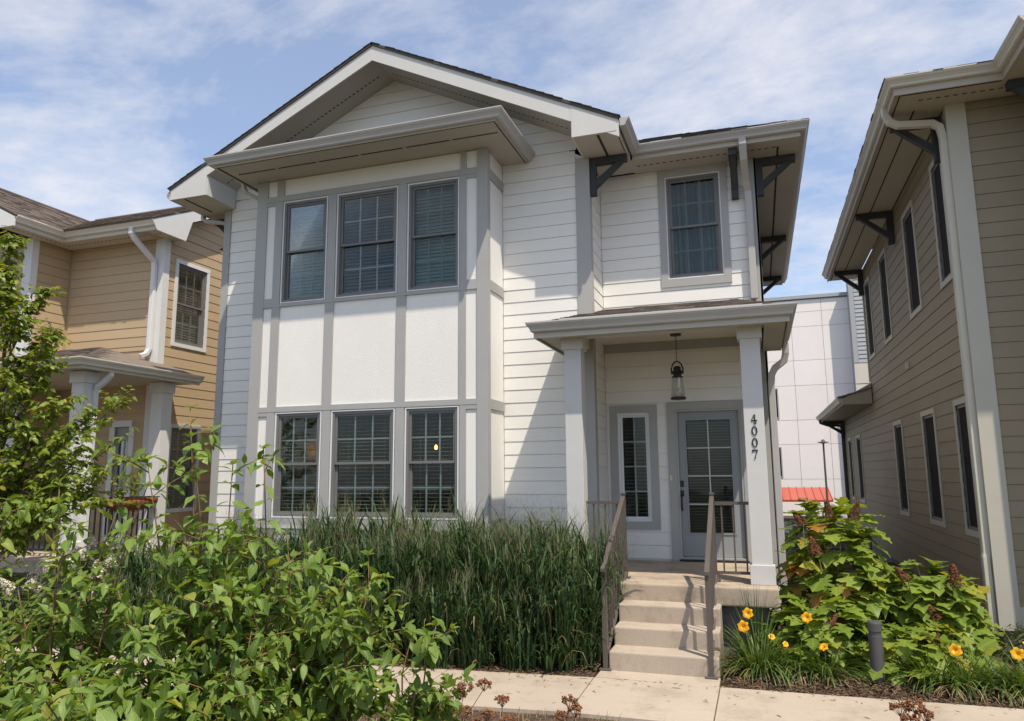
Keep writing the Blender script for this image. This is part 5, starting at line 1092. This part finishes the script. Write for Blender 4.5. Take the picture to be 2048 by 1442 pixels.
# upright blue-green tuft behind the first clump
def tuft(x, y, n, h, seed, mat, label, name, cat, bend=(.05, .5), w=(.007, .013), spread=.1):
    rg = np.random.default_rng(seed); a = rg.uniform(0, 6.28, n); r = spread*np.sqrt(rg.uniform(0, 1, n)); P = np.stack([x+r*np.cos(a), y+r*np.sin(a), np.full(n, -.03)], 1)
    t = link(name, np_mesh(name, *blades(P, a, rg.uniform(.7, 1.1, n)*h, rg.uniform(*bend, n), rg.uniform(*w, n), 6), mat)); stuff(tag(t, label, cat)); return t
tuft(8.34, -1.72, 45, .85, 3, 'grass_blade', 'upright blue-green grass tuft beside the steps', 'grass_tuft', 'grass')
# a few stray stalks lying over the steps
tuft(6.86, -1.5, 14, 1.75, 9, 'grass_blade', 'stray tall grass stalks leaning through the stair railing', 'grass_stalks', 'grass', (.1, .5), (.006, .012), .05)

# dried flower heads at the near edge of the sidewalk
def sedum(x, y, heads, label, seed):
    rg = random.Random(seed); t = thing('dried_sedum', (x, y, -.03), label, 'dried plant', 'dried brown flower heads by the sidewalk'); st = MB()
    for hx, hy, hz in heads:
        b = V((x+rg.uniform(-.08, .08), y+rg.uniform(-.08, .08), -.03)); h = V((hx, hy, hz)); st.tube([b, b.lerp(h, .6)+rv(rg, .02), h], .0035, 5, .0025)
        P, R_ = [], .055
        vs, fs, k = [], [], 0
        for q in range(17):
            a = rg.uniform(0, 6.28); r = R_*math.sqrt(rg.random()); e = h+V((math.cos(a)*r, math.sin(a)*r, .03+.03*(1-r/R_)+rg.uniform(-.012, .012))); st.tube([h-V((0, 0, .02)), e], .0016, 3, .001)
            for z in range(9): P.append(e+rv(rg, .011))
        P = np.array([tuple(p) for p in P]); n = len(P); s = .0075; D = nrm(NR.normal(0, 1, (n, 3))); E = nrm(np.cross(D, NR.normal(0, 1, (n, 3)))); G = np.cross(D, E)
        v = np.stack([P+D*s, P+E*s, P-D*s, P-E*s, P+G*s, P-G*s], 1).reshape(-1, 3); f0 = np.array([(0, 1, 4), (1, 2, 4), (2, 3, 4), (3, 0, 4), (1, 0, 5), (2, 1, 5), (3, 2, 5), (0, 3, 5)])
        o = link('flower_head', np_mesh('flower_head', v, (f0[None]+(np.arange(n)*6)[:, None, None]).reshape(-1, 3), 'sedum', smooth=False), t); o['kind'] = 'stuff'
    stuff(st.build('stem', 'sedum', t))
sedum(6.25, -4.62, [(6.33, -4.6, .36), (6.17, -4.6, .27), (6.49, -4.62, .40), (6.10, -4.7, .20), (6.36, -4.7, .23), (6.27, -4.55, .30), (6.02, -4.65, .12), (6.2, -4.72, .14)], 'largest cluster of dried rust-brown flower heads beside the small dogwood', 1)
sedum(6.60, -4.66, [(6.63, -4.62, .30), (6.54, -4.7, .22), (6.70, -4.7, .2), (6.45, -4.68, .14)], 'dried brown flower heads just right of the largest dried cluster', 2)
sedum(7.10, -4.62, [(7.12, -4.6, .33), (7.17, -4.62, .28), (7.08, -4.64, .24)], 'single small dried brown flower cluster standing before the steps', 3)
sedum(9.25, -4.6, [(9.22, -4.6, .47), (9.30, -4.62, .50), (9.26, -4.66, .42), (9.36, -4.6, .44)], 'dried brown flower cluster standing opposite the bollard light', 4)

# planter trough on the tan house railing
PT = thing('trough_planter', (-1.58, -.12, 1.33), 'brown coco-lined trough planter hooked on the tan house porch railing', 'planter')
def trough():
    mb = MB(); loops = []
    for k in range(9):
        y = -.62+1.02*k/8; e = .62+.38*math.sin(math.pi*k/8)**.5; loops.append([(-1.56+.11*e*x, y, 1.58-.2*e*z) for x, z in ((-1, 0), (-.95, .5), (-.55, .95), (0, 1.05), (.55, .95), (.95, .5), (1, 0))])
    mb.loft(loops); mb.build('liner', 'liner', PT, smooth=True)
    for k in range(11):
        y = -.6+.98*k/10; e = .66+.38*math.sin(math.pi*(k+.3)/10.6)**.5; MB().tube([(-1.56+.118*e*x, y, 1.585-.208*e*z) for x, z in ((-1, 0), (-.97, .5), (-.57, .97), (0, 1.08), (.57, .97), (.97, .5), (1, 0))], .005, 5).build('rib', 'black_rail', PT)
    MB().tube([(-1.67, -.62, 1.59), (-1.45, -.62, 1.59), (-1.44, .4, 1.59), (-1.67, .4, 1.59)], .007, 6).build('rim', 'black_rail', PT)
    lv = Leaves(); rg = random.Random(4)
    for k in range(160): p = V((-1.56+rg.uniform(-.1, .1), rg.uniform(-.5, .05), 1.6+rg.uniform(0, .38))); lv.add(p, (rv(rg)+V((0, 0, .3))).normalized(), ZU+rv(rg, .5), rg.uniform(.05, .09), 1.)
    lv.build(PT, SM, 'tree_leaf', 0, sname='foliage', seed=2)
trough()

# wood chips and dry litter on the beds
def chips():
    rg = np.random.default_rng(8); n = 9000; x = np.concatenate([rg.uniform(8.05, 11.4, 6000), rg.uniform(3.6, 6.85, 3000)]); y0 = np.interp(x, [p[0] for p in PF], [p[1] for p in PF]); y = y0+.01+rg.uniform(0, 1, n)**1.6*np.where(x > 7.5, 1.2, .5)
    keep = (y > y0+.005); P = np.stack([x, y, -.012+.05*np.clip((y-y0)*3, 0, 1)+rg.uniform(0, .015, n)], 1)[keep]; n = len(P); s = rg.uniform(.010, .028, n)[:, None]; a = rg.uniform(0, 6.28, n); d = np.stack([np.cos(a), np.sin(a), rg.normal(0, .25, n)], 1)*s; e = np.stack([-np.sin(a), np.cos(a), rg.normal(0, .25, n)], 1)*s*.35; h = np.array([0, 0, .004])
    v = np.stack([P-d-e, P+d-e, P+d+e, P-d+e, P-d-e+h, P+d-e+h, P+d+e+h, P-d+e+h], 1).reshape(-1, 3); f = (np.array(QF)[None]+(np.arange(n)*8)[:, None, None]).reshape(-1, 4)
    stuff(tag(link('wood_chips', np_mesh('wood_chips', v, f, 'chip', smooth=False)), 'shredded brown wood mulch along the planting beds', 'mulch'))
    n = 260; x = rg.uniform(3.5, 11.5, n); yf = np.interp(x, [p[0] for p in PF], [p[1] for p in PF]); P = np.stack([x, yf-rg.uniform(0, 1, n)**3*.9, np.full(n, .004)], 1); a = rg.uniform(0, 6.28, n); s = rg.uniform(.012, .04, n)[:, None]
    d = np.stack([np.cos(a), np.sin(a), np.zeros(n)], 1)*s; e = np.stack([-np.sin(a), np.cos(a), rg.uniform(0, .6, n)], 1)*s*.22; v = np.stack([P-d, P-e*.2+e, P+d, P-e+np.array([0, 0, .003])], 1).reshape(-1, 3)
    stuff(tag(link('leaf_litter', np_mesh('leaf_litter', v, np.arange(4*n).reshape(-1, 4), 'grass_dry', smooth=False)), 'scattered dry leaf bits on the sidewalk', 'leaves'))
    n = 2600; x = rg.uniform(4.5, 11.5, n); y = np.interp(x, [p[0] for p in PF], [p[1] for p in PF])-1.10-rg.uniform(0, 1, n)**1.3*1.6; P = np.stack([x, y, np.full(n, -.03)], 1)
    stuff(tag(link('dry_grass', np_mesh('dry_grass', *blades(P, rg.uniform(0, 6.28, n), rg.uniform(.04, .12, n), rg.uniform(.6, 2.4, n), rg.uniform(.003, .006, n), 3), 'grass_dry')), 'short dry grass along the near edge of the sidewalk', 'grass'))
chips()
